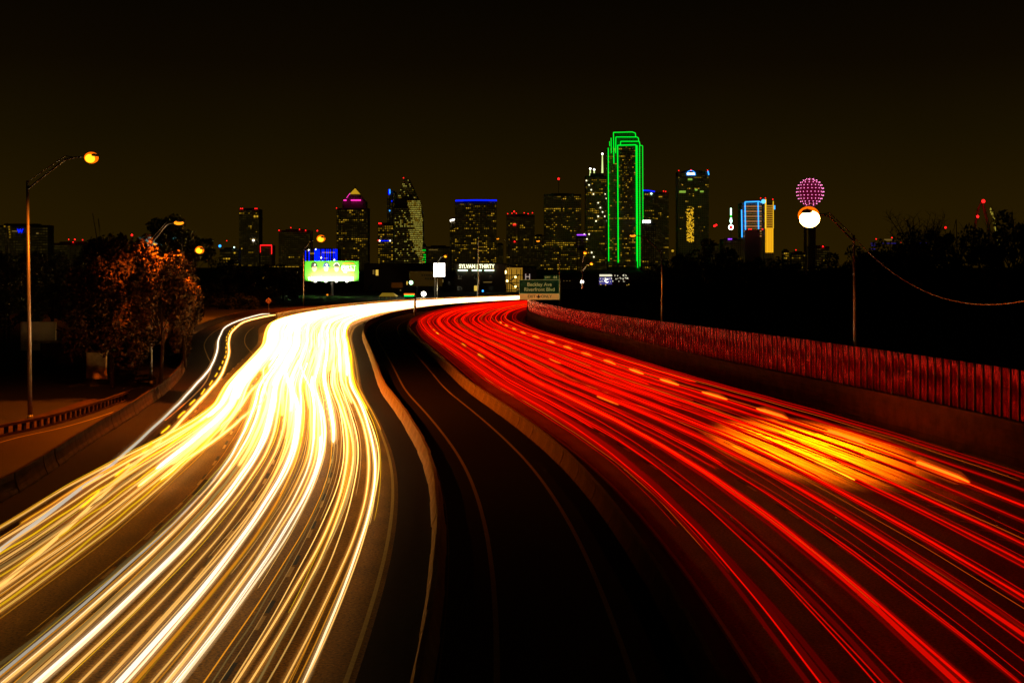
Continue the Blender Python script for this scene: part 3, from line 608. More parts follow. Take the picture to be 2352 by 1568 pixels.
# ------------------------------------------------------------------ left side road, balustrade, boards
K = Line([tuple(p) for p in [(-33.5, 6), (-33, 50)]]+[tuple(p) for p in onplane([(0, 1016), (90, 995), (180, 972), (269, 943), (347, 912)])], 4)
sd = MB(); n_ = 40; vs = []; fs = []
for i in range(n_+1):
    f = i/n_; a = K.at(K.L*f, -1.2)[0]; b2 = ramp.at(min(112, 112*f+1), -.75)[0]; vs += [(a[0], a[1], .004), (b2[0], b2[1], .004)]
    if i: k = 2*i; fs.append((k-2, k-1, k+1, k))
side = sd.add(vs, fs).build('side_road', M['asphalt'], kind='structure')
pl(K, 0, 2, K.L-1, .12, side, M['yellow'], z=.012)
ba = thing('balustrade', 'low concrete railing with posts behind the yellow edge line, left', 'railing')
sweep(K, [(-.12, .6), (-.12, .78), (.12, .78), (.12, .6)], 40, K.L-1, 2, -1.3).build('top_rail', M['concrete_old'], ba)
sweep(K, [(-.1, 0), (-.1, .14), (.1, .14), (.1, 0)], 40, K.L-1, 2, -1.3).build('bottom_rail', M['concrete_old'], ba)
pm = MB().box((0, 0, .37), (.16, .3, .46)).mesh('post', M['concrete_old']); s = 41
while s < K.L-1:
    q, t, n = K.at(s, -1.3); obj('post', pm, ba, loc=(q[0], q[1], 0), rz=math.atan2(-t[0], t[1])); s += 1.0
strip(K, -4.6, -1.5, 30, K.L-1, .1).build('pavement', M['concrete_old'], kind='structure')
t = thing('board', 'large pale orange lit board with small dark marks, left behind the lamp post', 'sign board', at(90, 815, 165))
k = 165/F
MB().prism([(-43*k, 0), (38*k, 0), (38*k, .2), (-43*k, .2)], 10*k, 76*k).build('panel', mat('pale_board', (.5, .4, .25), .8), t)
for (x, z, a, b2) in ((-30, 30, 9, 1.2), (-30, 25, 9, 1.2), (-30, 20, 9, 1.2), (-30, 35, 5, 1.2), (-8, 32, 8, 1.2), (-8, 27, 8, 1.2), (20, 18, 8, 8), (31, 26, 3, 3)):
    MB().box((x*k, -.02, z*k), (a*k, .04, b2*k)).build('dark_mark', M['dark'], t)
for x in (-35, 0, 32): MB().box((x*k, .3, 0), (.25, .25, 20*k)).build('leg', M['dark'], t)
lens_light(at(95, 800, 150), 900, False, parent=None) if False else None
t = thing('abutment', 'small orange lit concrete abutment left of the dark tree trunk', 'wall', at(222, 868, 139))
MB().box((0, 0, 1.2), (1.9, .5, 2.6)).build('wall_face', M['concrete'], t); MB().box((0, -.02, 2.6), (2.1, .65, .2)).build('coping', M['concrete_old'], t)
t = thing('ramp_wall', 'dark curved retaining wall between the pale board and the abutment', 'wall')
W2 = Line([tuple(p[:2]) for p in (at(95, 830, 158), at(150, 815, 160), at(200, 800, 158), at(250, 790, 152))], 2)
sweep(W2, [(-.2, 0), (-.2, 2.4), (.2, 2.4), (.2, 0)], 0, W2.L, 2).build('wall_face', M['concrete_old'], t); sweep(W2, [(-.3, 2.4), (-.3, 2.6), (.3, 2.6), (.3, 2.4)], 0, W2.L, 2).build('coping', M['concrete'], t)
# diamond warning sign at the ramp end
t = thing('warning_sign', 'dim diamond warning sign on a post at the end of the exit ramp', 'road sign', (at(617, 700, 320).x, 320, 0)); MB().tube([(0, 0, 0), (0, 0, 2.6)], .06, 6).build('post', M['pole'], t)
o = MB().box((0, 0, 0), (1.1, .04, 1.1)).build('plate', mat('sign_orange', (.35, .12, .02), .5), t, loc=(0, -.08, 3.1)); o.rotation_euler = (0, PI/4, 0)
# rubble along the wall
for i, (s, d, a) in enumerate(((86, 28.9, .35), (79, 29.2, .5), (74, 29.3, .55), (70, 29.3, .35), (66, 28.8, .3), (104, 28.2, .4), (62, 29.4, .5), (118, 27.6, .35))):
    rl = random.Random(i); mb = MB(); vs = []
    q, t, n = spine.at(s, d*.985)
    for k_ in range(3): mb.sphere((rl.uniform(-.3, .3)*a*2, rl.uniform(-.4, .4)*a*2, a*.12), a*rl.uniform(.3, .6), 7, 4, 1.5, 1, .5)
    mb.v = [(x+rl.uniform(-.04, .04), y+rl.uniform(-.04, .04), max(z, 0)) for x, y, z in mb.v]
    mb.build('debris', M['tar'] if i % 2 == 0 else M['concrete'], None, label=('dark tyre scrap' if i % 2 == 0 else 'pale rubble lump')+' lying at the foot of the sound wall, %s from the right edge' % ORD[i], cat='debris', group='debris along the sound wall', loc=(q[0], q[1], .005))
# ------------------------------------------------------------------ signs
def text(s, size, m, parent, loc, name='lettering', ext=.02, sx=1.0, ax='CENTER'):
    cu = bpy.data.curves.new(name, 'FONT'); cu.body = s; cu.size = size; cu.extrude = ext; cu.align_x = ax; cu.align_y = 'CENTER'; cu.materials.append(m); cu.offset = size*.012
    tmp = bpy.data.objects.new('tmp', cu); C.objects.link(tmp); bpy.context.view_layer.update()
    me = bpy.data.meshes.new_from_object(tmp.evaluated_get(bpy.context.evaluated_depsgraph_get())); bpy.data.objects.remove(tmp)
    me.materials.clear(); me.materials.append(m); me.name = name
    o = obj(name, me, parent, loc=loc); o.rotation_euler = (PI/2, 0, 0); o.scale = (sx, 1, 1); return o
D = 252.0; k = D/F
t = thing('exit_sign', 'green overhead exit sign for Beckley Ave and Riverfront Blvd', 'road sign', (at(1239, 0, D).x, D, 0))
X = lambda x: (x-1239)*k
Zz = lambda y: CH-(y-HY)*k
gs = mat('sign_green', (.0, .10, .03), .5, emit=(0, .02, .006), estr=.25); sw_ = mat('sign_white', (.6, .62, .5), .5, emit=(.2, .22, .05), estr=.7); sy = mat('sign_yellow', (.65, .42, .12), .5, emit=(.35, .15, .03), estr=.9); sk = mat('sign_black', (.01, .01, .01), .5)
def plate(x0, x1, y0, y1, m, name, dy=0.0, th=.08, par=None): return MB().box(((X(x0)+X(x1))/2, dy, (Zz(y0)+Zz(y1))/2), ((x1-x0)*k, th, (y1-y0)*k)).build(name, m, par or t)
plate(1193, 1284, 643, 674, gs, 'green_panel'); plate(1249, 1284, 632, 642, gs, 'exit_tab'); plate(1193, 1284, 674.6, 688, sy, 'exit_only_panel')
for a, b2, c, d in ((1193, 1284, 642.3, 643), (1193, 1284, 674, 674.6), (1192.4, 1193, 642.3, 674), (1284, 1284.6, 632, 688)): plate(a, b2, c, d, sw_, 'border', -.05)
text('Beckley Ave', .88, sw_, t, (X(1239), -.06, Zz(653.5)), sx=1.0); text('Riverfront Blvd', .88, sw_, t, (X(1239), -.06, Zz(665)), sx=1.0)
text('EXIT', .44, sw_, t, (X(1258), -.06, Zz(637)), sx=1.1); text('44', .70, sw_, t, (X(1275), -.06, Zz(637)))
text('EXIT', .70, sk, t, (X(1221), -.06, Zz(681))); text('ONLY', .70, sk, t, (X(1255), -.06, Zz(681)))
MB().add([(X(1237)-.12, -.05, Zz(677)), (X(1237)+.12, -.05, Zz(677)), (X(1237)+.12, -.05, Zz(680.5)), (X(1237)+.5, -.05, Zz(679.5)), (X(1237), -.05, Zz(685)), (X(1237)-.5, -.05, Zz(679.5)), (X(1237)-.12, -.05, Zz(680.5)),
          (X(1237)-.12, -.075, Zz(677)), (X(1237)+.12, -.075, Zz(677)), (X(1237)+.12, -.075, Zz(680.5)), (X(1237)+.5, -.075, Zz(679.5)), (X(1237), -.075, Zz(685)), (X(1237)-.5, -.075, Zz(679.5)), (X(1237)-.12, -.075, Zz(680.5))],
         [(13, 12, 11, 10, 9, 8, 7)]+[(i, (i+1) % 7, 7+(i+1) % 7, 7+i) for i in range(7)]).build('arrow', sk, t)
MB().tube([(X(1287), .3, 0), (X(1287), .3, Zz(640))], .22, 10).build('post', M['pole'], t)
MB().tube([(X(1194), .2, Zz(650)), (X(1287), .3, Zz(650))], .09, 6).tube([(X(1194), .2, Zz(668)), (X(1287), .3, Zz(668))], .09, 6).build('truss', M['pole'], t)
D2 = 330; k2 = D2/F
t = thing('hospital_sign', 'small sign with a white letter H above the green exit sign', 'road sign', (at(1212, 0, D2).x, D2, 0))
MB().box((0, 0, CH-(636-HY)*k2), (15*k2, .08, 17*k2)).build('plate', mat('sign_blue', (.01, .015, .06), .5), t); text('H', 18.5*k2, mat('pale_letter', (.6, .6, .6), .5, emit=(.3, .28, .25), estr=.8), t, (0, -.06, CH-(636-HY)*k2)); MB().tube([(0, .1, 0), (0, .1, CH-(645-HY)*k2)], .1, 6).build('post', M['pole'], t)
# green floodlit billboard
D = 520.0; k = D/F
t = thing('billboard', 'bright green floodlit billboard with three helmeted heads and the word FIRST', 'billboard', (at(762, 0, D).x, D, 0))
Zb = lambda y: CH-(y-HY)*k
grn = mat('lime_print', (.10, .62, .03), .6); wht = mat('white_print', (.8, .8, .78), .6); blk = mat('dark_print', (.05, .05, .05), .6); skin = mat('skin_print', (.55, .3, .2), .6); navy = mat('navy_print', (.05, .08, .25), .6); orn = mat('orange_print', (.8, .25, .02), .6); skyb = mat('sky_print', (.1, .5, .7), .6)
def disc(cx, cyy, rx, ry, m, name, dy, a0=0, a1=360, n=18):
    vs = [((cx+rx*math.cos(math.radians(a0+(a1-a0)*i/n))-762)*k, dy, Zb(cyy-ry*math.sin(math.radians(a0+(a1-a0)*i/n)))) for i in range(n+1)]
    N = len(vs); vs2 = [(x, y+.03, z) for x, y, z in vs]
    return MB().add(vs+vs2, [tuple(range(N)), tuple(range(2*N-1, N-1, -1))]+[(i, (i+1) % N, N+(i+1) % N, N+i) for i in range(N)]).build(name, m, t)
MB().box((0, .3, (Zb(600)+Zb(645))/2), (124*k, .5, 46*k)).build('face', grn, t)
MB().box((0, .3, Zb(623)), (124.6*k, .45, 47*k)).build('frame', M['dark'], t)
MB().box((-2*k, -.1, Zb(640)), (104*k, .1, 7*k)).build('flood_white_band', wht, t)  # overexposed strip above the flood lamps, painted as a white band
for cx, m1, m2 in ((722, blk, skin), (749, navy, skin), (773, wht, skin)):
    disc(cx, 616, 5.5, 8, m2, 'printed_face', .0, 0, 360); disc(cx, 612, 7.5, 9, m1, 'printed_helmet', -.03, 0, 180)
    MB().box(((cx+1-762)*k, -.06, Zb(612.5)), (18*k, .05, 1.5*k)).build('printed_brim', blk if m1 is not navy else navy, t); disc(cx+1, 608, 2.2, 2.6, wht if m1 is not wht else blk, 'printed_badge', -.07)
disc(773, 611, 6, 6, blk, 'printed_helmet', -.05, 0, 180)
text('FIRST', 2.3, wht, t, (39*k, .0, Zb(615))); disc(801, 606.5, 14, 4, orn, 'printed_pediment', -.01, 0, 180)
MB().box(((801-762)*k, .0, Zb(621)), (28*k, .05, 2.2*k)).build('printed_line', wht, t); MB().box(((793-762)*k, .0, Zb(625)), (8*k, .05, 1.5*k)).build('printed_line', skyb, t); MB().box(((809-762)*k, .0, Zb(625)), (8*k, .05, 1.5*k)).build('printed_line', orn, t)
MB().box((0, -.9, Zb(646)), (100*k, 1.6, .15)).build('catwalk', M['dark'], t)
MB().tube([(0, .8, -1), (0, .8, Zb(624))], .55, 12).build('column', M['pole'], t)
for x in (-36, -12, 12, 36):
    MB().box((x*k, -1.9, Zb(647)), (.7, .4, .3)).build('flood_lamp', G['white'], t)
    l = bpy.data.lights.new('flood', 'SPOT'); l.energy = 9000; l.color = (1, 1, .62); l.spot_size = math.radians(140); l.spot_blend = .6; l.shadow_soft_size = .3
    lo = bpy.data.objects.new('flood_light', l); C.objects.link(lo); lo.parent = t; lo.location = (x*k, -2.2, Zb(645.5)); lo.rotation_euler = Vector((0, .8, .75)).to_track_quat('-Z', 'Y').to_euler()
# dark billboard and neighbours
D = 560; k = D/F
t = thing('dark_billboard', 'dim brown billboard with faint dark lettering blocks left of the white square sign', 'billboard', (at(1015, 0, D).x-8, D, 0))
Zb = lambda y: CH-(y-HY)*k
c0 = at(978, 0, D).x-t.location.x
MB().box((c0, 0, Zb(640)), (76*k, .5, 34*k)).build('face', mat('brown_board', (.12, .07, .03), .8, emit=(.03, .014, 0), estr=.5), t)  # faint light on the board put into its face as glow
for i in range(9): MB().box((c0+(-8+i*5.2)*k, -.3, Zb(632)), (3.6*k, .06, 4*k)).build('dark_mark', M['tar'], t)
for i in range(5): MB().box((c0+(0+i*5.4)*k, -.3, Zb(640)), (3.8*k, .06, 4*k)).build('dark_mark', M['tar'], t)
for x in (-20, 20): MB().box((c0+x*k, .4, Zb(680)/2+3), (.6, .6, 10)).build('leg', M['dark'], t)
D = 500; k = D/F
t = thing('lit_sign', 'overexposed white square lit sign on a pole', 'sign', (at(1009, 0, D).x, D, 0))
MB().box((0, 0, CH-(620-HY)*k), (26*k, .6, 31*k)).build('lit_face', glow('sign_white_light', (1, .93, .82), 5, True), t); MB().box((0, .1, CH-(620-HY)*k), (27.4*k, .5, 32.4*k)).build('frame', M['dark'], t)
MB().tube([(-10*k, .1, 0), (-10*k, .1, CH-(637-HY)*k)], .2, 6).build('post', M['pole'], t)
text('/', 3.2, G['yel'], t, (2*k, -.33, CH-(614-HY)*k)); text('.', 3, G['yel'], t, (0, -.33, CH-(626-HY)*k))
# ------------------------------------------------------------------ mid-distance buildings
def house(x0, x1, ytop, D, depth, m, label, wins=(), roof=None, name='building', zb=-1.0, cat='building'):
    k = D/F; cx = (x0+x1)/2; t = thing(name, label, cat, (at(cx, 0, D).x, D+depth/2, 0)); zt = CH-(ytop-HY)*k
    MB().box((0, 0, (zt+zb)/2), ((x1-x0)*k, depth, zt-zb)).build('wall', M[m], t)
    MB().box((0, 0, zt+.15), ((x1-x0)*k+.8, depth+.8, .3)).build('roof', M['dark'], t)
    if roof: MB().prism([(-(x1-x0)*k/2, -depth/2), ((x1-x0)*k/2, -depth/2), ((x1-x0)*k/2, depth/2), (-(x1-x0)*k/2, depth/2)], zt+.3, zt+.6).build('parapet', M[m], t)
    for (wx, wy, ww, wh, mm) in wins:
        f = MB().box(((wx-cx)*k, -depth/2-.04, CH-(wy-HY)*k), (ww*k+.2, .08, wh*k+.2)).build('window', M['dark'], t)
        MB().box(((wx-cx)*k, -depth/2-.1, CH-(wy-HY)*k), (ww*k, .05, wh*k)).build('pane', mm, f)
    return t, k, cx
dk = M['glass']; wg = G['yel']; wd = G['dimwin']
t, k, cx = house(1045, 1160, 606, 600, 30, 'brick', 'flat roofed brick block under the glowing white rooftop lettering', [(1056, 662, 11, 9, dk), (1093, 662, 8, 12, wg), (1128, 662, 11, 9, dk), (1056, 636, 10, 9, dk), (1093, 636, 10, 9, dk), (1128, 636, 10, 9, dk), (1133, 620, 4, 6, wg), (1120, 648, 20, 2, wd)])
text('SYLVAN | THIRTY', 13*k, glow('letter_light', (.95, 1, .55), 2.6, True), t, ((1095-cx)*k, -15.5, CH-(612-HY)*k), sx=.80, ext=.1)
for x in (1063, 1095, 1124): MB().box(((x-cx)*k, -15.3, CH-(621-HY)*k), (22*k, .3, .35)).build('sign_tube', G['cool'], t)
t, k, cx = house(1160, 1232, 613, 620, 26, 'brick', 'building with an open gold lit staircase behind the exit sign', [])
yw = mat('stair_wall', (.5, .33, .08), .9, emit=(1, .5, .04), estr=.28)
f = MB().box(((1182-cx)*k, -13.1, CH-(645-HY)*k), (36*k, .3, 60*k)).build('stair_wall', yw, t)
for i in range(3): MB().box(((1183-cx)*k, -14, CH-((632+i*17)-HY)*k), (38*k, 1.8, .35)).build('landing', M['dark'], t)
for i, (a, b2) in enumerate(((1168, 1194), (1194, 1170), (1170, 1192))):
    MB().tube([((a-cx)*k, -14.8, CH-((682-i*18)-HY)*k), ((b2-cx)*k, -14.8, CH-((666-i*18)-HY)*k)], .3, 4).build('stair_flight', M['dark'], t)
for x in (1166, 1175, 1187, 1196): MB().box(((x-cx)*k, -14.6, CH-(648-HY)*k), (.3, .3, 60*k)).build('column', M['dark'], t)
for (x, y, r) in ((1159, 625, .85), (1184, 636, .4), (1184, 658, .4), (1165, 645, .45)): MB().sphere(((x-cx)*k, -15.2, CH-(y-HY)*k), r, 10, 6).build('wall_lamp', glow('wall_lamp_light', (1, .7, .2), 9), t)
lens_light(Vector(((1157-cx)*k, -18.5, CH-(625-HY)*k)), 9000, False, col=(1, .55, .12), parent=t)
MB().add([((x-cx)*k, y, CH-(z-HY)*k) for x, z, y in ((1150, 604, -17), (1196, 613, -17), (1232, 613, -17), (1150, 604, 0), (1196, 613, 0), (1232, 613, 0), (1150, 607, -17), (1232, 617, -17))], [(0, 1, 4, 3), (1, 2, 5, 4), (0, 6, 7, 2, 1)]).build('canopy', M['dark'], t)
house(836, 985, 606, 640, 30, 'brick', 'long dark low block behind the brown billboard', [(858, 625, 4, 10, wd), (866, 626, 6, 13, wg), (912, 655, 26, 12, mat('dull_door', (.2, .06, .02), .8, emit=(.06, .015, 0), estr=.5)), (905, 680, 36, 10, mat('dull_panel', (.2, .06, .02), .8, emit=(.10, .025, 0), estr=.5)), (935, 650, 2.5, 8, wg), (920, 668, 2.5, 6, wd), (850, 660, 8, 9, dk)])
house(985, 1045, 625, 660, 24, 'brick', 'dark low building below the white square sign', [(1003, 646, 3, 8, wg), (1012, 647, 4, 9, wg), (1017, 645, 3, 7, wd), (1032, 650, 6, 8, dk)])
house(1232, 1340, 640, 700, 30, 'wall2', 'faint long building behind the exit sign with dotted lamps', [(1260+i*7, 645, 2, 1.5, wd) for i in range(8)])
house(500, 690, 612, 900, 40, 'wall', 'low dark shed with a row of amber lamps under its eave', [(665+i*9 if i < 9 else 0, 606+6, 7, 2, G['win2']) for i in range(-6, 3)])
t = thing('pavilion_roof', 'dim yellow lit roof below the green billboard', 'roof', (at(893, 0, 470).x, 470, 0)); k = 470/F
t.location.x = at(883, 0, 470).x
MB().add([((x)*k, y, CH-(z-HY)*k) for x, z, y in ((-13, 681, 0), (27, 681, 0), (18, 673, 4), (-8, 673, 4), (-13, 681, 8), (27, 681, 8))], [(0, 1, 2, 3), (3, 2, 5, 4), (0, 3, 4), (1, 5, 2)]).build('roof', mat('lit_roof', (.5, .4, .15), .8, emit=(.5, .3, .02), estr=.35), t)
for x in (-10, 0, 10, 24): MB().box((x*k, 2, (CH-(681-HY)*k)/2), (.3, .3, CH-(681-HY)*k)).build('post', M['dark'], t)
# gas station sign, green signal
D = 470; k = D/F
t = thing('canopy_sign', 'small red, amber and green striped canopy sign right at the bright flow', 'sign', (at(940, 0, D).x, D, 0)); 
MB().box((0, 0, CH-(675.5-HY)*k), (24*k, 1, 3.2*k)).build('red_stripe', glow('stripe_red', (1, .16, .01), 1.6), t); MB().box((0, 0, CH-(679.3-HY)*k), (23*k, 1, 3.2*k)).build('green_stripe', glow('stripe_green', (0, 1, .12), 1.3), t); MB().box((0, .2, (CH-(681-HY)*k)/2), (20*k, .6, CH-(681-HY)*k)).build('base', M['dark'], t)
def beacon(x, y, D, r, g, label, cat='light', name='beacon', post=True):
    p = at(x, y, D); t = thing(name, label, cat, (p.x, p.y, 0)); MB().sphere((0, 0, p.z), r, 10, 6).build('lens', G[g] if isinstance(g, str) else g, t)
    MB().tube([(0, .1, 0), (0, .1, p.z)], max(r*.12, .08), 5).build('pole', M['dark'], t); return t
beacon(944, 649, 540, .75, glow('signal_green', (.45, 1, .5), 6), 'glowing green traffic signal beside the brown billboard', 'traffic light', 'traffic_light')
beacon(973, 675, 480, .85, glow('flood_white', (1, .95, .75), 8), 'round white flood lamp just above the bright flow', 'flood lamp', 'flood_lamp')
fl = [o for o in C.objects if o.name.startswith('flood_lamp') and o.get('label')][-1]; lens_light(Vector((0, 1.6, at(973, 675, 480).z)), 6000, False, col=(1, .85, .5), parent=fl)
beacon(1109, 668, 500, .35, 'cyan', 'small blue light on a stub post before the brick block', 'light')
beacon(740+12, 677, 520, .3, 'lampd', 'tiny orange lamp below the green billboard', 'light')
beacon(1476, 640, 700, .8, 'cool', 'greenish white yard lamp left of the green outlined tower', 'lamp') if False else None
beacon(1337, 677-10-20, 640, .8, 'white', 'white yard lamp over a yellow one left of the dark trees', 'lamp', 'yard_lamp')
beacon(1418, 640, 700, .1, 'cool', 'faint cool lamp over the small white sign', 'lamp', 'yard_lamp')
t = thing('post_box', 'dark gantry post standing in the bright flow below the brown billboard', 'post', (spine.at(s_of(316), -3.0)[0][0], spine.at(s_of(316), -3.0)[0][1], 0))
c = at(953, 690, t.location.y); dx = c.x-t.location.x
MB().tube([(dx, 0, 0), (dx, 0, 3.6)], .28, 8).build('post', M['pole'], t); MB().box((dx, 0, 3.9), (.6, .3, .7)).build('sign_box', M['dark'], t)
# small white sign (1377..1448, 630..656)
D = 420; k = D/F
t = thing('shop_sign', 'small glittering white and violet sign board with broken lettering above the sound wall', 'sign', (at(1412, 0, D).x, D, 0))
MB().box((0, .3, CH-(643-HY)*k), (74*k, .3, 26*k)).build('board', M['tar'], t); MB().box((-21*k, .05, CH-(645-HY)*k), (29*k, .1, 16*k)).build('violet_field', glow('violet_light', (.08, .07, .35), .7), t)
rl = random.Random(4); mb = MB(); mb2 = MB()
for i in range(52):
    x = rl.uniform(-35, 35); z = rl.choice([632, 633, 639, 640, 646, 654]); 
    (mb if z < 650 else mb2).box((x*k, -.05, CH-(z+rl.uniform(-1, 1)-HY)*k), (rl.uniform(.8, 2.4)*k, .08, rl.uniform(1, 3)*k))
mb.box((-21*k, -.06, CH-(632.5-HY)*k), (28*k, .08, 4.5*k))
mb.build('light_fragment', glow('sign_ivory', (.9, .85, .6), 1.0), t, kind='stuff'); mb2.build('amber_fragment', G['yel'], t, kind='stuff'); text('C', 1.5, G['white'], t, (-19*k, -.08, CH-(645-HY)*k))
for x in (-20, 20): MB().tube([(x*k, .5, 0), (x*k, .5, CH-(640-HY)*k)], .25, 6).build('post', M['dark'], t)
# pale glass hall on the left
D = 620; k = D/F
t = thing('glass_hall', 'pale hall with a teal and white lit curved facade behind the lit trees', 'building', (at(369, 0, D).x, D, 0))
Zb = lambda y: CH-(y-HY)*k
MB().box((0, 10, (Zb(545)-1)/2), (102*k, 18, Zb(545)+1)).build('body', M['wall'], t)
fac = bpy.data.materials.new('facade_print'); fac.use_nodes = True; tt = fac.node_tree; bb = tt.nodes['Principled BSDF']; nn = tt.nodes.new('ShaderNodeTexNoise'); nn.inputs['Scale'].default_value = .22; nn.inputs['Detail'].default_value = 3; nn.inputs['Distortion'].default_value = 1.2
rr_ = tt.nodes.new('ShaderNodeValToRGB'); rr_.color_ramp.elements[0].color = (.01, .03, .03, 1); rr_.color_ramp.elements[0].position = .4; rr_.color_ramp.elements[1].color = (.6, .75, .6, 1); rr_.color_ramp.elements[1].position = .68; q_ = rr_.color_ramp.elements.new(.55); q_.color = (.05, .25, .28, 1)
tc_ = tt.nodes.new('ShaderNodeTexCoord'); tt.links.new(tc_.outputs['Object'], nn.inputs[0]); tt.links.new(nn.outputs['Fac'], rr_.inputs[0]); tt.links.new(rr_.outputs[0], bb.inputs['Base Color']); tt.links.new(rr_.outputs[0], bb.inputs['Emission Color']); bb.inputs['Emission Strength'].default_value = .7; fac.cycles.emission_sampling = 'NONE'
mb = MB(); n_ = 14; vs = []; fs = []
for i in range(n_+1):
    a = -1+2*i/n_; vs += [(a*51*k*(.98), -1.0-2*(1-a*a), Zb(545)), (a*51*k*.98, -1.0-2*(1-a*a), Zb(566+4*a))]
    if i: q = 2*i; fs.append((q-2, q-1, q+1, q))
mb.add(vs, fs).build('lit_facade', fac, t)
for (x, y, ww, hh, g) in ((38, 566, 24, 3, 'white'), (37, 574, 18, 6, 'white'), (32, 583, 26, 1.4, 'win'), (32, 589, 20, 1.4, 'win'), (10, 568, 4, 3, 'win2'), (12, 583, 4, 2, 'win2'), (36, 602, 8, 9, 'win2'), (46, 601, 6, 6, 'win'), (8, 600, 8, 5, 'win'), (-37, 563, 4, 7, 'win2'), (8, 562, 3, 6, 'win')):
    MB().box((x*k, 0.8, Zb(y)), (ww*k, .3, hh*k)).build('window', G[g], t)
# ------------------------------------------------------------------ skyline
DG = mat('haze_lift_glass', (.03, .032, .03), .25, .2, emit=(.9, .60, .07), estr=.010, sample=False)  # faint glow added to the panes to lift towers toward the hazy sky
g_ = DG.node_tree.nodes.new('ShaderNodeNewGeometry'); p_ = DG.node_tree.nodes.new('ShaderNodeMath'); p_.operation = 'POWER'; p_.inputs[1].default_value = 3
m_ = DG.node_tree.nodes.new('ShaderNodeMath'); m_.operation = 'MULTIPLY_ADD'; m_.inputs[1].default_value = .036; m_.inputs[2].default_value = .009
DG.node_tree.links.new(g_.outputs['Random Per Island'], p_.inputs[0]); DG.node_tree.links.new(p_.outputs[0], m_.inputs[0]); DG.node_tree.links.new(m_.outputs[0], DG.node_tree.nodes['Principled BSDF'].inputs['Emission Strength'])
def tower(x0, x1, ytop, D, label, seed, lit=.25, depth=45, rz=0.0, wm='wall', rows=None, cols=None, bands=0.0, parts=(), beacons=(), name='office_tower', rim=None, hide=None, win='win', ww=.62, wh=.45, floor=4.2, bay=4.2, cat='tower', zb=-3, ytops=None):
    k = D/F; cx = (x0+x1)/2; H = CH-(ytop-HY)*k; W = (x1-x0)*k
    t = thing(name, label, cat, (at(cx, 0, D).x, D+depth/2, 0), rz); rl = random.Random(seed)
    MB().box((0, 0, (H+zb)/2), (W, depth, H-zb)).build('wall', M[wm], t)
    MB().box((0, 0, H+1), (W*.6, depth*.6, 3)).build('plant_room', M['dark'], t)
    nr = max(3, int(H/floor)); nc = max(3, int(W/bay)); a, b2, c2 = MB(), MB(), MB(); run = 0
    cellw = W/nc; cellh = H/nr
    for r in range(1, nr):
        mode = rl.random(); p = lit*(3.2 if mode < .10 else .25 if mode < .5 else 1.0); z = H-(r+.3)*cellh
        if z < 1: continue
        for cI in range(nc):
            x = -W/2+(cI+.5)*cellw
            if hide and hide(x/W+.5, z/H): continue
            if run > 0: on = True; run -= 1
            else:
                on = rl.random() < p*.36
                if on: run = rl.choice([0, 0, 1, 2])
            mbx = (b2 if rl.random() < .3 else a) if on else c2
            mbx.box((x, -depth/2-.15, z), (cellw*ww, .3, cellh*wh))
    c2.build('haze_lift_windows', DG, t, kind='stuff')
    if a.v: a.build('lit_windows', G[win], t, kind='stuff')
    if b2.v: b2.build('bright_windows', G['win2'], t, kind='stuff')
    def loc(x, y, dy=-depth/2-.8): return Vector(((x-cx)*k, dy, CH-(y-HY)*k))
    for (x, y, g, r) in beacons: MB().sphere(loc(x, y), r*k, 8, 5).build('beacon', G[g], t)
    for (xa, ya, xb, yb, g, r) in parts: MB().tube([loc(xa, ya), loc(xb, yb)], r*k, 4).build('light_strip', G[g], t)
    return t, k, cx, H, loc, depth
tower(549, 595, 480, 3300, 'narrow grey tower with pairs of red corner lights, far left of the skyline', 1, .10, beacons=[(553, 479, 'red', 1.2), (557, 479, 'red', 1.2), (586, 479, 'red', 1.2), (590, 479, 'red', 1.2), (585, 497, 'win2', 2.4), (591, 497, 'win2', 2.2), (582, 552, 'white', 2)])
tower(640, 712, 529, 3100, 'wide pale block with vertical ribs and red roof lights', 2, .03, wm='wall2', beacons=[(641, 529, 'red', 1.2), (668, 523, 'red', 1.2), (688, 527, 'red', 1.2), (702, 529, 'red', 1.2), (737-8, 530, 'red', 1.6)])
tower(598, 624, 563, 2900, 'low block outlined by a red neon frame', 3, .1, parts=[(598, 563, 624, 563, 'red', .8), (624, 563, 624, 583, 'red', .8), (598, 563, 598, 580, 'red', .4)])
t, k, cx, H, loc, dp = tower(700, 775, 573, 2400, 'low office block striped with vertical blue lights above the green billboard', 4, .05, beacons=[(709, 574, 'white', 1.2), (725, 573, 'white', 1.6), (738, 596-4, 'white', 1.5), (768, 597, 'white', 1.5)])
for x in (702, 710, 724, 727, 730, 734, 740, 744, 750, 754, 759, 766, 770, 774): MB().tube([loc(x, 572 if x > 720 else 576), loc(x, 602)], (1.6 if x in (724, 727, 730) else .8)*k, 4).build('light_strip', G['blue'], t)
for x0, x1, y in ((740, 770, 580), (712, 722, 582), (745, 752, 593)): MB().tube([loc(x0, y), loc(x1, y)], .7*k, 4).build('light_strip', G['win2'], t)
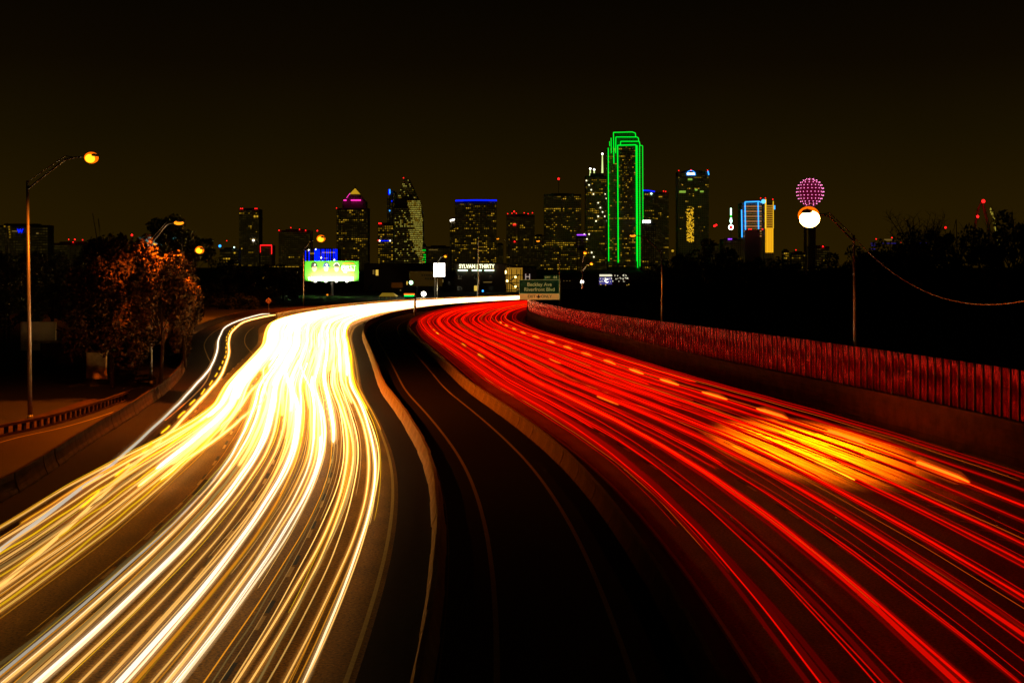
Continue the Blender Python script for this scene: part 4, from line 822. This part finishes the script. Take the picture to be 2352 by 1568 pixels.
# pyramid topped tower
t, k, cx, H, loc, dp = tower(773, 845, 478, 3200, 'broad tower with a magenta banded crown and gold lit pyramid tip', 5, .30, bay=4.6)
MB().box((loc(813, 470).x, 0, (loc(0, 478).z+loc(0, 462).z)/2), (54*k, dp*.8, 16*k)).build('crown_block', M['wall'], t)
zb = loc(0, 462).z; w2 = 25*k; ap = loc(813, 432); xx = loc(813, 0).x
MB().add([(xx-w2, -w2*.7, zb), (xx+w2, -w2*.7, zb), (xx+w2, w2*.7, zb), (xx-w2, w2*.7, zb), (xx, 0, ap.z)], [(0, 1, 4), (1, 2, 4), (2, 3, 4), (3, 0, 4), (3, 2, 1, 0)]).build('pyramid_roof', M['wall'], t)
z1 = loc(0, 445).z; f = (ap.z-z1)/(ap.z-zb); w3 = w2*f+.8
MB().add([(xx-w3, -w3*.7-.6, z1), (xx+w3, -w3*.7-.6, z1), (xx+w3, w3*.7, z1), (xx-w3, w3*.7, z1), (xx, 0, ap.z+1)], [(0, 1, 4), (1, 2, 4), (2, 3, 4), (3, 0, 4)]).build('floodlit_tip', glow('tip_flood', (1, .55, .02), .5), t)  # flood light on the tip put in as a glowing shell
MB().tube([(xx, 0, ap.z), (xx, 0, loc(0, 424).z)], .6*k, 5).build('finial', M['dark'], t)
for a, b2, y in ((806, 829, 460), (789, 796, 460)): MB().tube([loc(a, y), loc(b2, y)], 1.5*k, 5).build('light_strip', G['mag'], t)
MB().tube([loc(796, 455), loc(804, 444)], .6*k, 4).build('light_strip', G['mag'], t)
MB().sphere(loc(773, 478), 1*k, 8, 5).build('beacon', G['red'], t)
# small tower and faceted glass tower
tower(868, 903, 514, 3000, 'squat office block with rows of amber windows left of the pointed glass tower', 6, .55, beacons=[(871, 513, 'red', 1.6), (875, 513, 'red', 1.4), (869, 552, 'red', 1.2), (872, 553, 'white', 1.3), (896, 553, 'white', 1.3)], parts=[(875, 553, 893, 553, 'blue', .6)])
tower(889, 908, 440, 3500, 'slim dark tower with two blue lights beside the pointed glass tower', 7, .02, bay=6, parts=[(895, 435, 895, 445, 'cyan', 1.4), (894, 435, 894, 447, 'blue', 1.8)], beacons=[(895, 484, 'cyan', 1.5), (900, 462, 'blue', 1.2)])
D = 3150; k = D/F; cx = 935
t = thing('pointed_tower', 'pointed faceted glass tower with a glittering yellow triangular facet', 'tower', (at(cx, 0, D).x, D, 0))
q = lambda x, y, dy: ((x-cx)*k, dy, CH-(y-HY)*k)
body = [q(903, 625, 0), q(972, 625, 0), q(972, 625, 50), q(903, 625, 50), q(903, 478, 0), q(903, 478, 50), q(928, 408, 22), q(940, 412, 30), q(950, 462, 0), q(969, 472, 6), q(972, 500, 20), q(934, 524, 0)]
MB().add(body, [(0, 4, 11), (0, 11, 1), (4, 6, 8, 11), (6, 7, 9, 8), (8, 9, 11), (9, 10, 1, 11), (10, 2, 1), (0, 3, 5, 4), (4, 5, 6), (5, 3, 2, 10, 9, 7, 6)]).build('wall', M['wall'], t)
rl = random.Random(8); a = MB(); b2 = MB(); c2 = MB()
for r in range(46):
    y = 414+r*4.4; 
    if y > 615: break
    xl = 903 if y > 478 else 928-(y-408)*25/70; xr = 972 if y > 500 else 940+(y-412)*30/60 if y < 472 else 969
    xf = 972-(625-y)*38/101 if y > 524 else (950+(524-y)*-16/62+ (0) if y > 462 else 999)
    run = rl.random() < .22
    x = xl+2
    while x < xr-1:
        if x > xf+1: (a if rl.random() < .8 else b2).box(q(x, y, -.6), (2.0*k*rl.uniform(.4, 1), .3, 2.4*k*rl.uniform(.5, 1)))
        elif rl.random() < (.5 if run else .12): (a if rl.random() < .7 else b2).box(q(x, y, -.6 if y > 478 else 6), (2.4*k, .3, 1.6*k))
        else: c2.box(q(x, y, -.3 if y > 478 else 7), (2.2*k, .3, 1.5*k))
        x += 3.1
        if x > xf+1: x -= 1.0
a.build('lit_windows', glow('facet_windows', (.75, .65, .1), .5), t, kind='stuff'); b2.build('bright_windows', G['win'], t, kind='stuff'); c2.build('haze_lift_windows', DG, t, kind='stuff')
MB().sphere(q(926, 408, 10), 1.2*k, 8, 5).build('beacon', G['red'], t)
tower(970, 978, 562, 3000, 'thin green lit block right of the pointed glass tower', 9, .9, win='green', bay=2.5, floor=5, depth=20)
tower(978, 1034, 566, 3300, 'low dark block between the pointed tower and the blue rimmed tower', 10, .02, parts=[(985, 574, 1005, 574, 'dimwin', .9)])
# blue rim tower
tower(1033, 1046, 508, 3350, 'slim annex with a white roof sign left of the blue rimmed tower', 11, .06, parts=[(1034, 507, 1044, 504, 'white', 1.7)])
tower(1045, 1140, 464, 3250, 'wide office tower with a glowing blue roof line', 12, .34, bay=4.0, parts=[(1046, 461, 1095, 460, 'blue', 1.5), (1095, 460, 1141, 460.5, 'blue', 1.5), (1050, 461, 1138, 460, 'cyan', .6)])
tower(1140, 1156, 560, 3400, 'low dark slab right of the blue rimmed tower', 13, .02)
tower(1163, 1228, 494, 3200, 'mid height block topped by a row of red lights', 14, .2, floor=4.4, beacons=[(1166, 491, 'red', 1.1), (1176, 490, 'red', 1.1), (1181, 486, 'red', 1.8), (1186, 490, 'red', 1.1), (1204, 489, 'red', 1.1), (1213, 491, 'red', 1.1), (1223, 489, 'red', 1.2), (1180, 516, 'red', 1.8), (1183.5, 516, 'red', 1.8), (1182, 555, 'red', 1.6)])
tower(1228, 1250, 540, 3500, 'dark slab between the red light block and the antenna tower', 15, .08)
t, k, cx, H, loc, dp = tower(1250, 1335, 446, 3350, 'wide dim tower with a tall antenna ending in a red light', 16, .34, floor=4.6, beacons=[(1283, 411, 'red', 2.6)])
MB().tube([loc(1283, 445), loc(1283, 411)], .5*k, 5).build('antenna', M['dark'], t)
tower(1326, 1346, 570, 2700, 'pale stone block with a purple light band', 17, .25, wm='wall2', parts=[(1325, 539.5, 1346, 539.5, 'purple', 1.2)], depth=30, ytops=None)
tower(1326, 1345, 541, 2750, 'slim pale tower top above the purple light band', 18, .5, win='dimwin', floor=5, depth=30)
# tower with diagonal white lamps and spires
t, k, cx, H, loc, dp = tower(1345, 1398, 404, 3300, 'dark tower with scattered round white lamps and three lit spires', 19, .32)
for (x, y, r) in ((1347, 415, 1.5), (1353, 425, 1.5), (1358, 436, 1.5), (1363, 446, 1.5), (1374, 466, 1.5), (1379, 477, 1.5), (1384, 487, 1.5), (1374, 497, 1.7), (1369, 508, 1.6), (1393, 456, 1.5), (1390, 446, 1.2), (1398, 445, 1.5), (1353, 538, 1.5), (1348, 549, 1.5), (1342, 538, 1.5), (1359, 580, 1.6), (1364, 590, 1.5), (1394, 507, 1.4), (1398, 517, 1.4), (1389, 497, 1.3)): MB().sphere(loc(x, y), r*k, 8, 5).build('facade_lamp', glow('facade_lamp_light', (1, .95, .55), 2.2) if 'facade_lamp_light' not in bpy.data.materials else bpy.data.materials['facade_lamp_light'], t)
for x, ya, yb in ((1357, 404, 386), (1366, 404, 388), (1385, 396, 352)):
    MB().tube([loc(x, ya, 0), loc(x, yb, 0)], [2.2*k, 1.0*k], 4).build('spire', glow('spire_light', (.85, 1, .35), 1.0), t); MB().sphere(loc(x, yb, 0), 2.2*k, 8, 5).build('spire_lamp', G['white'], t)
MB().box((0, 0, loc(0, 400).z-2), (30*k, dp*.5, 10*k)).build('spire_base', M['wall'], t)
# green outlined tower
D = 3200; k = D/F; cx = 1437
t = thing('outlined_tower', 'tallest skyscraper, stepped top, outlined in bright green light', 'tower', (at(cx, 0, D).x, D, 0))
q = lambda x, y, dy=0.0: Vector(((x-cx)*k, dy, CH-(y-HY)*k))
for (x0, x1, y, d0, d1, nm) in ((1397, 1475, 338, 8, 60, 'shaft'), (1418, 1463, 333, 0, 8, 'front_bay'), (1408, 1470, 322, 12, 56, 'upper_tier'), (1411, 1466, 312, 16, 52, 'upper_tier'), (1416, 1460, 304, 20, 48, 'upper_tier')):
    z = CH-(y-HY)*k; MB().box((((x0+x1)/2-cx)*k, (d0+d1)/2, (z-3)/2), ((x1-x0)*k, d1-d0, z+3)).build(nm, M['wall'], t)
rl = random.Random(21); a = MB(); b2 = MB(); c2 = MB()
for r in range(66):
    y = 338+r*4.2
    if y > 618: break
    md = rl.random(); p = .75 if md < .16 else .06 if md < .72 else .2
    for i in range(20):
        x = 1400+i*3.85
        if 1417 < x < 1421 or 1460 < x < 1463.5 or 1470 < x < 1473: continue
        dy = -.2 if 1418 < x < 1463 else 7.8
        on = rl.random() < p and x < 1462
        (a if on and rl.random() < .7 else b2 if on else c2).box(q(x, y, dy), (2.7*k, .3, 1.7*k))
a.build('lit_windows', G['win'], t, kind='stuff'); b2.build('bright_windows', G['win2'], t, kind='stuff'); c2.build('haze_lift_windows', DG, t, kind='stuff')
def neon(pts, r=1.0, dy=-1.2):
    for i in range(len(pts)-1): MB().tube([q(pts[i][0], pts[i][1], dy), q(pts[i+1][0], pts[i+1][1], dy)], r*k, 4).build('neon_tube', G['green'], t)
neon([(1397, 340), (1398, 600)]); neon([(1420, 603), (1418.5, 334), (1461, 333), (1463, 600)], 1.2); neon([(1463.5, 334), (1464.5, 615)], .9)
neon([(1469, 333), (1470, 612)], 1.0); neon([(1469, 334), (1476, 335), (1477, 602)], .8); neon([(1414, 352), (1414.5, 315), (1462, 315), (1466, 317), (1467, 325)]); neon([(1425, 333), (1425.5, 325), (1468, 325), (1470, 333)])
neon([(1410, 376), (1409, 304.5), (1452, 303.5), (1459, 306), (1460, 314)]); neon([(1404, 352), (1403.5, 317)], .9); neon([(1400.5, 336), (1400, 325)], .8)
tower(1476, 1503, 441, 3350, 'tower with an arched blue roof light right of the green outlined one', 22, .2, parts=[(1477, 437.5, 1490, 438, 'blue', 1.2), (1490, 438, 1504, 440, 'blue', 1.1)], beacons=[(1496, 445, 'cool', 2.0)])
tower(1475, 1506, 513, 3050, 'dark block with a bright white sign on its upper left', 23, .05, wm='glass', parts=[(1476, 509, 1494, 509, 'white', 3.0)])
tower(1503, 1536, 443, 3400, 'dim brown tower with two red roof lights', 24, .10, beacons=[(1524, 439, 'red', 1.2), (1529, 440, 'red', 1.2)], parts=[(1513, 452, 1521, 452, 'win2', .9)])
t, k, cx, H, loc, dp = tower(1557, 1628, 394, 3300, 'tall slab with an arched white roof emblem and a gold lit centre', 25, .16, beacons=[(1559, 392, 'red', 1.1), (1587, 391, 'red', 1.3), (1625, 391, 'red', 1.1)])
MB().tube([loc(1577+20*(1-math.cos(a_))/2, 401-9*math.sin(a_)) for a_ in [PI*i/10 for i in range(11)]], .7*k, 5).build('arch_emblem', G['cyan'], t)
MB().box(loc(1587, 399.5), (17*k, .4, 3*k)).build('lit_emblem', G['white'], t); MB().tube([loc(1577, 402), loc(1598, 402)], .8*k, 4).build('light_strip', G['cyan'], t); MB().tube([loc(1626, 393), loc(1628, 402)], 1.3*k, 4).build('light_strip', G['cyan'], t)
rl = random.Random(5); mb = MB()
for i in range(170): mb.box(loc(rl.uniform(1578, 1593), rl.uniform(478, 556), -dp/2-.5), (2.2*k, .3, 1.8*k))
mb.build('gold_windows', G['gold'], t, kind='stuff')
for x0, x1, y in ((1561, 1575, 440), (1596, 1602, 436), (1608, 1616, 440), (1560, 1575, 441), (1580, 1590, 412)): MB().box(loc((x0+x1)/2, y), ((x1-x0)*k, .3, 4*k)).build('lit_floor', glow('lime_floor', (.45, .8, .08), .5) if 'lime_floor' not in bpy.data.materials else bpy.data.materials['lime_floor'], t)
# ring mast
D = 2600; k = D/F
t = thing('light_mast', 'slim mast with a white and green light bar above a red ring', 'mast', (at(1679, 0, D).x, D, 0)); z = lambda y: CH-(y-HY)*k
MB().tube([(0, 1, -3), (0, 1, z(478))], .5, 6).build('mast', M['dark'], t); MB().tube([(0, 0, z(494)), (0, 0, z(478))], 1.7*k, 6).build('light_bar', G['cool'], t); MB().sphere((0, 0, z(496)), 2.3*k, 8, 6).build('green_lamp', G['green'], t)
for s_ in (-1, 1): MB().tube([(s_*1.0*k, 0, z(500)), (s_*2.4*k, 0, z(508)), (0, 0, z(514))], .7*k, 5).build('light_loop', G['cool'], t)
MB().tube([(5*k*math.cos(a_), 0, z(522)+5*k*math.sin(a_)) for a_ in [2*PI*i/16 for i in range(17)]], 1.0*k, 5).build('ring', G['white'], t); MB().sphere((0, 0, z(522)), 3.2*k, 10, 6).build('red_disc', G['red'], t)
tower(1632, 1652, 560, 2800, 'dark low block carrying two red blinking lights', 26, .03, beacons=[(1641, 519, 'red', 2.6), (1645, 517, 'red', 2.4)])
tower(1660, 1703, 549, 2900, 'dark low block with a small purple light below the ring mast', 27, .02, parts=[(1672, 549, 1681, 549, 'purple', 1.2)])
# blue outlined hotel block and gold tower
t, k, cx, H, loc, dp = tower(1703, 1752, 466, 3000, 'striped hotel block outlined in azure light', 28, .0, wm='wall2')
for i in range(13): MB().box(loc(1729+ (i % 2), 474+i*5.7), (40*k, .5, 2.2*k)).build('lit_floor', G['dimwin'] if i % 2 else glow('peach_floor', (1, .42, .12), .4) if 'peach_floor' not in bpy.data.materials else bpy.data.materials['peach_floor'], t)
for a in (((1703, 482), (1704, 545)), ((1712, 535), (1711, 464)), ((1711, 464), (1743, 463)), ((1741, 464), (1742, 526)), ((1743, 463), (1749, 465))): MB().tube([loc(*a[0], -dp/2-2), loc(*a[1], -dp/2-2)], 1.2*k, 4).build('light_strip', G['cyan'], t)
MB().box((0, -dp*.35, (loc(0, 528).z)/2), (34*k, dp*.5, loc(0, 528).z)).build('podium', M['wall'], t)
for x in (1716, 1721, 1747, 1751): MB().sphere(loc(x, 527, -dp), 1.5*k, 8, 5).build('beacon', G['red'], t)
t, k, cx, H, loc, dp = tower(1757, 1777, 470, 2950, 'slender golden floodlit tower with a round blue lamp at its shoulder', 29, .0, depth=22, wm='wall2')
MB().tube([loc(1758.5, 458), loc(1758.5, 525)], 1.6*k, 4).build('gold_fin', glow('gold_bright', (1, .55, .02), 1.3), t); MB().tube([loc(1776, 462), loc(1776, 525)], 1.1*k, 4).build('gold_fin', G['gold'], t)
for i in range(11): MB().box(loc(1767.5, 473+i*5), (14*k, .4, 2.4*k)).build('gold_floor', glow('gold_soft', (1, .45, .02), .5) if 'gold_soft' not in bpy.data.materials else bpy.data.materials['gold_soft'], t)
MB().box(loc(1767, 552), (18*k, 1, 56*k)).build('gold_base', glow('gold_base_light', (1, .48, .01), .95), t)
for x in (1760, 1766, 1771): MB().box(loc(x, 553, -dp/2-1.6), (.8*k, .5, 54*k)).build('base_rib', glow('gold_rib', (1, .33, .01), .6), t)
MB().sphere(loc(1753, 463, -dp/2-3), 5.2*k, 12, 8, 1, .5, 1).build('round_lamp', glow('round_lamp_light', (.12, .55, 1), 1.6), t); MB().tube([loc(1779, 472), loc(1779, 481)], 1.4*k, 5).build('light_strip', G['cyan'], t)
for x, y in ((1747, 455), (1758, 455), (1775, 458)): MB().sphere(loc(x, y), 1.3*k, 8, 5).build('beacon', G['red'], t)
# ball tower
D = 2850; k = D/F
t = thing('ball_tower', 'observation tower whose round ball head glitters with magenta lights', 'tower', (at(1861, 0, D).x, D, 0)); zc = CH-(441-HY)*k; r = 31*k
for dx, dy in ((0, 0), (-9, 5), (9, 5), (0, -9)): MB().tube([(dx, dy, -3), (dx, dy, zc-r*.5)], 3.2 if (dx, dy) != (0, 0) else 4, 10).build('shaft', M['wall2'], t)
MB().sphere((0, 0, zc), r*.86, 24, 14).build('ball', mat('ball_core', (.05, .02, .03), .5, emit=(.25, .005, .04), estr=.25, sample=False), t)
MB().prism([(r*.5*math.cos(a_), r*.5*math.sin(a_)) for a_ in [2*PI*i/20 for i in range(20)]], zc-r*.75, zc-r*.35).build('deck', M['dark'], t)
st = MB(); lm = MB(); nlat = 12
for j in range(1, nlat):
    a_ = PI*j/nlat; n_ = max(4, int(22*math.sin(a_)))
    for i in range(n_):
        b_ = 2*PI*(i+.5*(j % 2))/n_; p = (r*math.sin(a_)*math.cos(b_), r*math.sin(a_)*math.sin(b_), zc+r*math.cos(a_))
        if p[1] < r*.3: lm.sphere(p, 1.0*k, 6, 4)
    ring = [(r*math.sin(a_)*math.cos(2*PI*i/30), r*math.sin(a_)*math.sin(2*PI*i/30), zc+r*math.cos(a_)) for i in range(31)]; st.tube(ring, .18*k, 3, False)
lm.build('ball_lamp', glow('ball_lamp_light', (1, .22, .55), 2.6), t, kind='stuff'); st.build('lattice', glow('lattice_light', (.9, .02, .12), .5), t, kind='stuff')
# right far lights
tower(1800, 1812, 575, 2600, 'low office block with yellow windows between the gold tower and the ball tower', 31, .5, depth=20)
tower(1818, 1850, 580, 2700, 'low dark block below the ball tower', 32, .1, beacons=[(1828, 549+25, 'red', 1.2)], depth=20)
tower(1852, 1905, 566, 2900, 'dim low block right below the bright lamp with one roof light', 33, .06, beacons=[(1890, 550+16, 'red', 1.6)], depth=20)
D = 1500; k = D/F
t = thing('arch_bridge', 'tall bridge arch with a red light at its top and a speckled gold leg', 'bridge', (at(2253, 0, D).x, D, 0)); z = lambda y: CH-(y-HY)*k
MB().tube([((-14)*k, 10, z(600)), (-12*k, 5, z(530)), (-6*k, 0, z(480)), (0, 0, z(464)), (6*k, 0, z(474)), (13*k, -4, z(510)), (18*k, -8, z(560)), (20*k, -10, z(600))], [3.5*k, 3.2*k, 3*k, 3*k, 3.2*k, 3.6*k, 4*k, 4*k], 8).build('arch', M['wall2'], t)
rl = random.Random(2); mb = MB()
for i in range(110):
    f = rl.random()**.8; yy = 478+f*90; xx_ = 5+14*f**.7+rl.uniform(-3, 3); mb.box((xx_*k, -22-(f*8), z(yy)), (rl.uniform(.5, 1.5)*k, .5, rl.uniform(1, 3)*k))
mb.build('leg_lights', glow('leg_light', (.65, .5, .06), .5), t, kind='stuff')
for x, y, r_ in ((0, 463, 4.2), (-13, 498, 3.2)): MB().sphere((x*k, -8, z(y)), r_*k, 10, 7).build('beacon', G['red'], t)
beacon(2172, 523, 1400, 1.1, 'red', 'red beacon light left of the arch', 'light')
t = thing('blue_roof_line', 'long low building edged with faint blue lines on the right', 'building', (at(2060, 0, 1300).x, 1300, 0)); k = 1300/F
MB().box((0, 10, 8), (150*k, 18, 30)).build('wall', M['wall'], t)
for x0, x1, y in ((-60, -30, 559), (-60, -40, 564), (-28, 0, 559), (40, 74, 558), (-62, -50, 572)): MB().box(((x0+x1)/2*k, -.3, CH-(y+0-HY)*k), ((x1-x0)*k, .4, .9*k)).build('light_strip', glow('dim_blue', (.0, .005, .6), .5) if 'dim_blue' not in bpy.data.materials else bpy.data.materials['dim_blue'], t)
MB().box((-18*k, -.3, CH-(551-HY)*k), (22*k, .4, 4*k)).build('window', G['dimwin'], t)
for x, y in ((-48, 549), (-12, 546), (9, 556)): MB().sphere((x*k, -1, CH-(y-HY)*k), 1.3*k, 8, 5).build('beacon', G['red'], t)
# far left hotel with W
t, k, cx, H, loc, dp = tower(-20, 110, 517, 2300, 'dark hotel block with a blue letter W at the far left', 34, .0, wm='wall', depth=30)
text('W', 13*k, G['blue'], t, loc(47, 531)+Vector((0, -.5, 0)), ext=.3)
for i in range(5): MB().box(loc(21+i*.6, 521+i*6), (3*k, .4, 3*k)).build('lit_window', G['win'], t)
MB().box(loc(34, 531), (12*k, .4, 2.5*k)).build('lit_window', G['dimwin'], t); MB().box(loc(11, 520), (4*k, .4, 3*k)).build('lit_window', G['win'], t); MB().box(loc(86, 540-4), (5*k, .4, 3*k)).build('lit_window', G['dimwin'], t)
tower(115, 215, 558, 2500, 'long low dark building dotted with red roof lights on the left', 35, .01, depth=20, beacons=[(121, 547, 'red', 1.5), (158, 550, 'red', 1.2), (172, 550, 'red', 1.7), (168, 556, 'red', 1.2), (190, 551, 'red', 1.3), (214, 560, 'red', 1.0)])
beacon(303, 540, 1200, .9, 'red', 'red beacon left of the pale glass hall', 'light'); beacon(505, 565, 900, .9, 'cyan', 'blue lamp right of the street lamp by the glass hall', 'light')
tower(505, 548, 572, 2300, 'low office block with yellow window rows left of the grey tower', 36, .4, depth=20, beacons=[(521, 553, 'red', 1.0), (538, 568, 'cool', 1.6)])
for i, (x, y, D, g, lab) in enumerate(((603, 651-12, 700, 'win2', 'yellow garden lamp among the dark trees left of the billboard'), (271, 634, 180, 'cool', 'tiny cool light inside the lit tree'), (1650, 615, 600, 'cool', 'small white light in the dark trees right of the green tower'), (1681, 602+30, 420, 'lampd', 'tiny orange lamp deep in the dark trees'), (1545, 600-24, 900, 'win2', 'stacked yellow lights at the foot of the brown tower'))):
    beacon(x, y, D, .0009*D if g != 'lampd' else .25, g, lab, 'light')
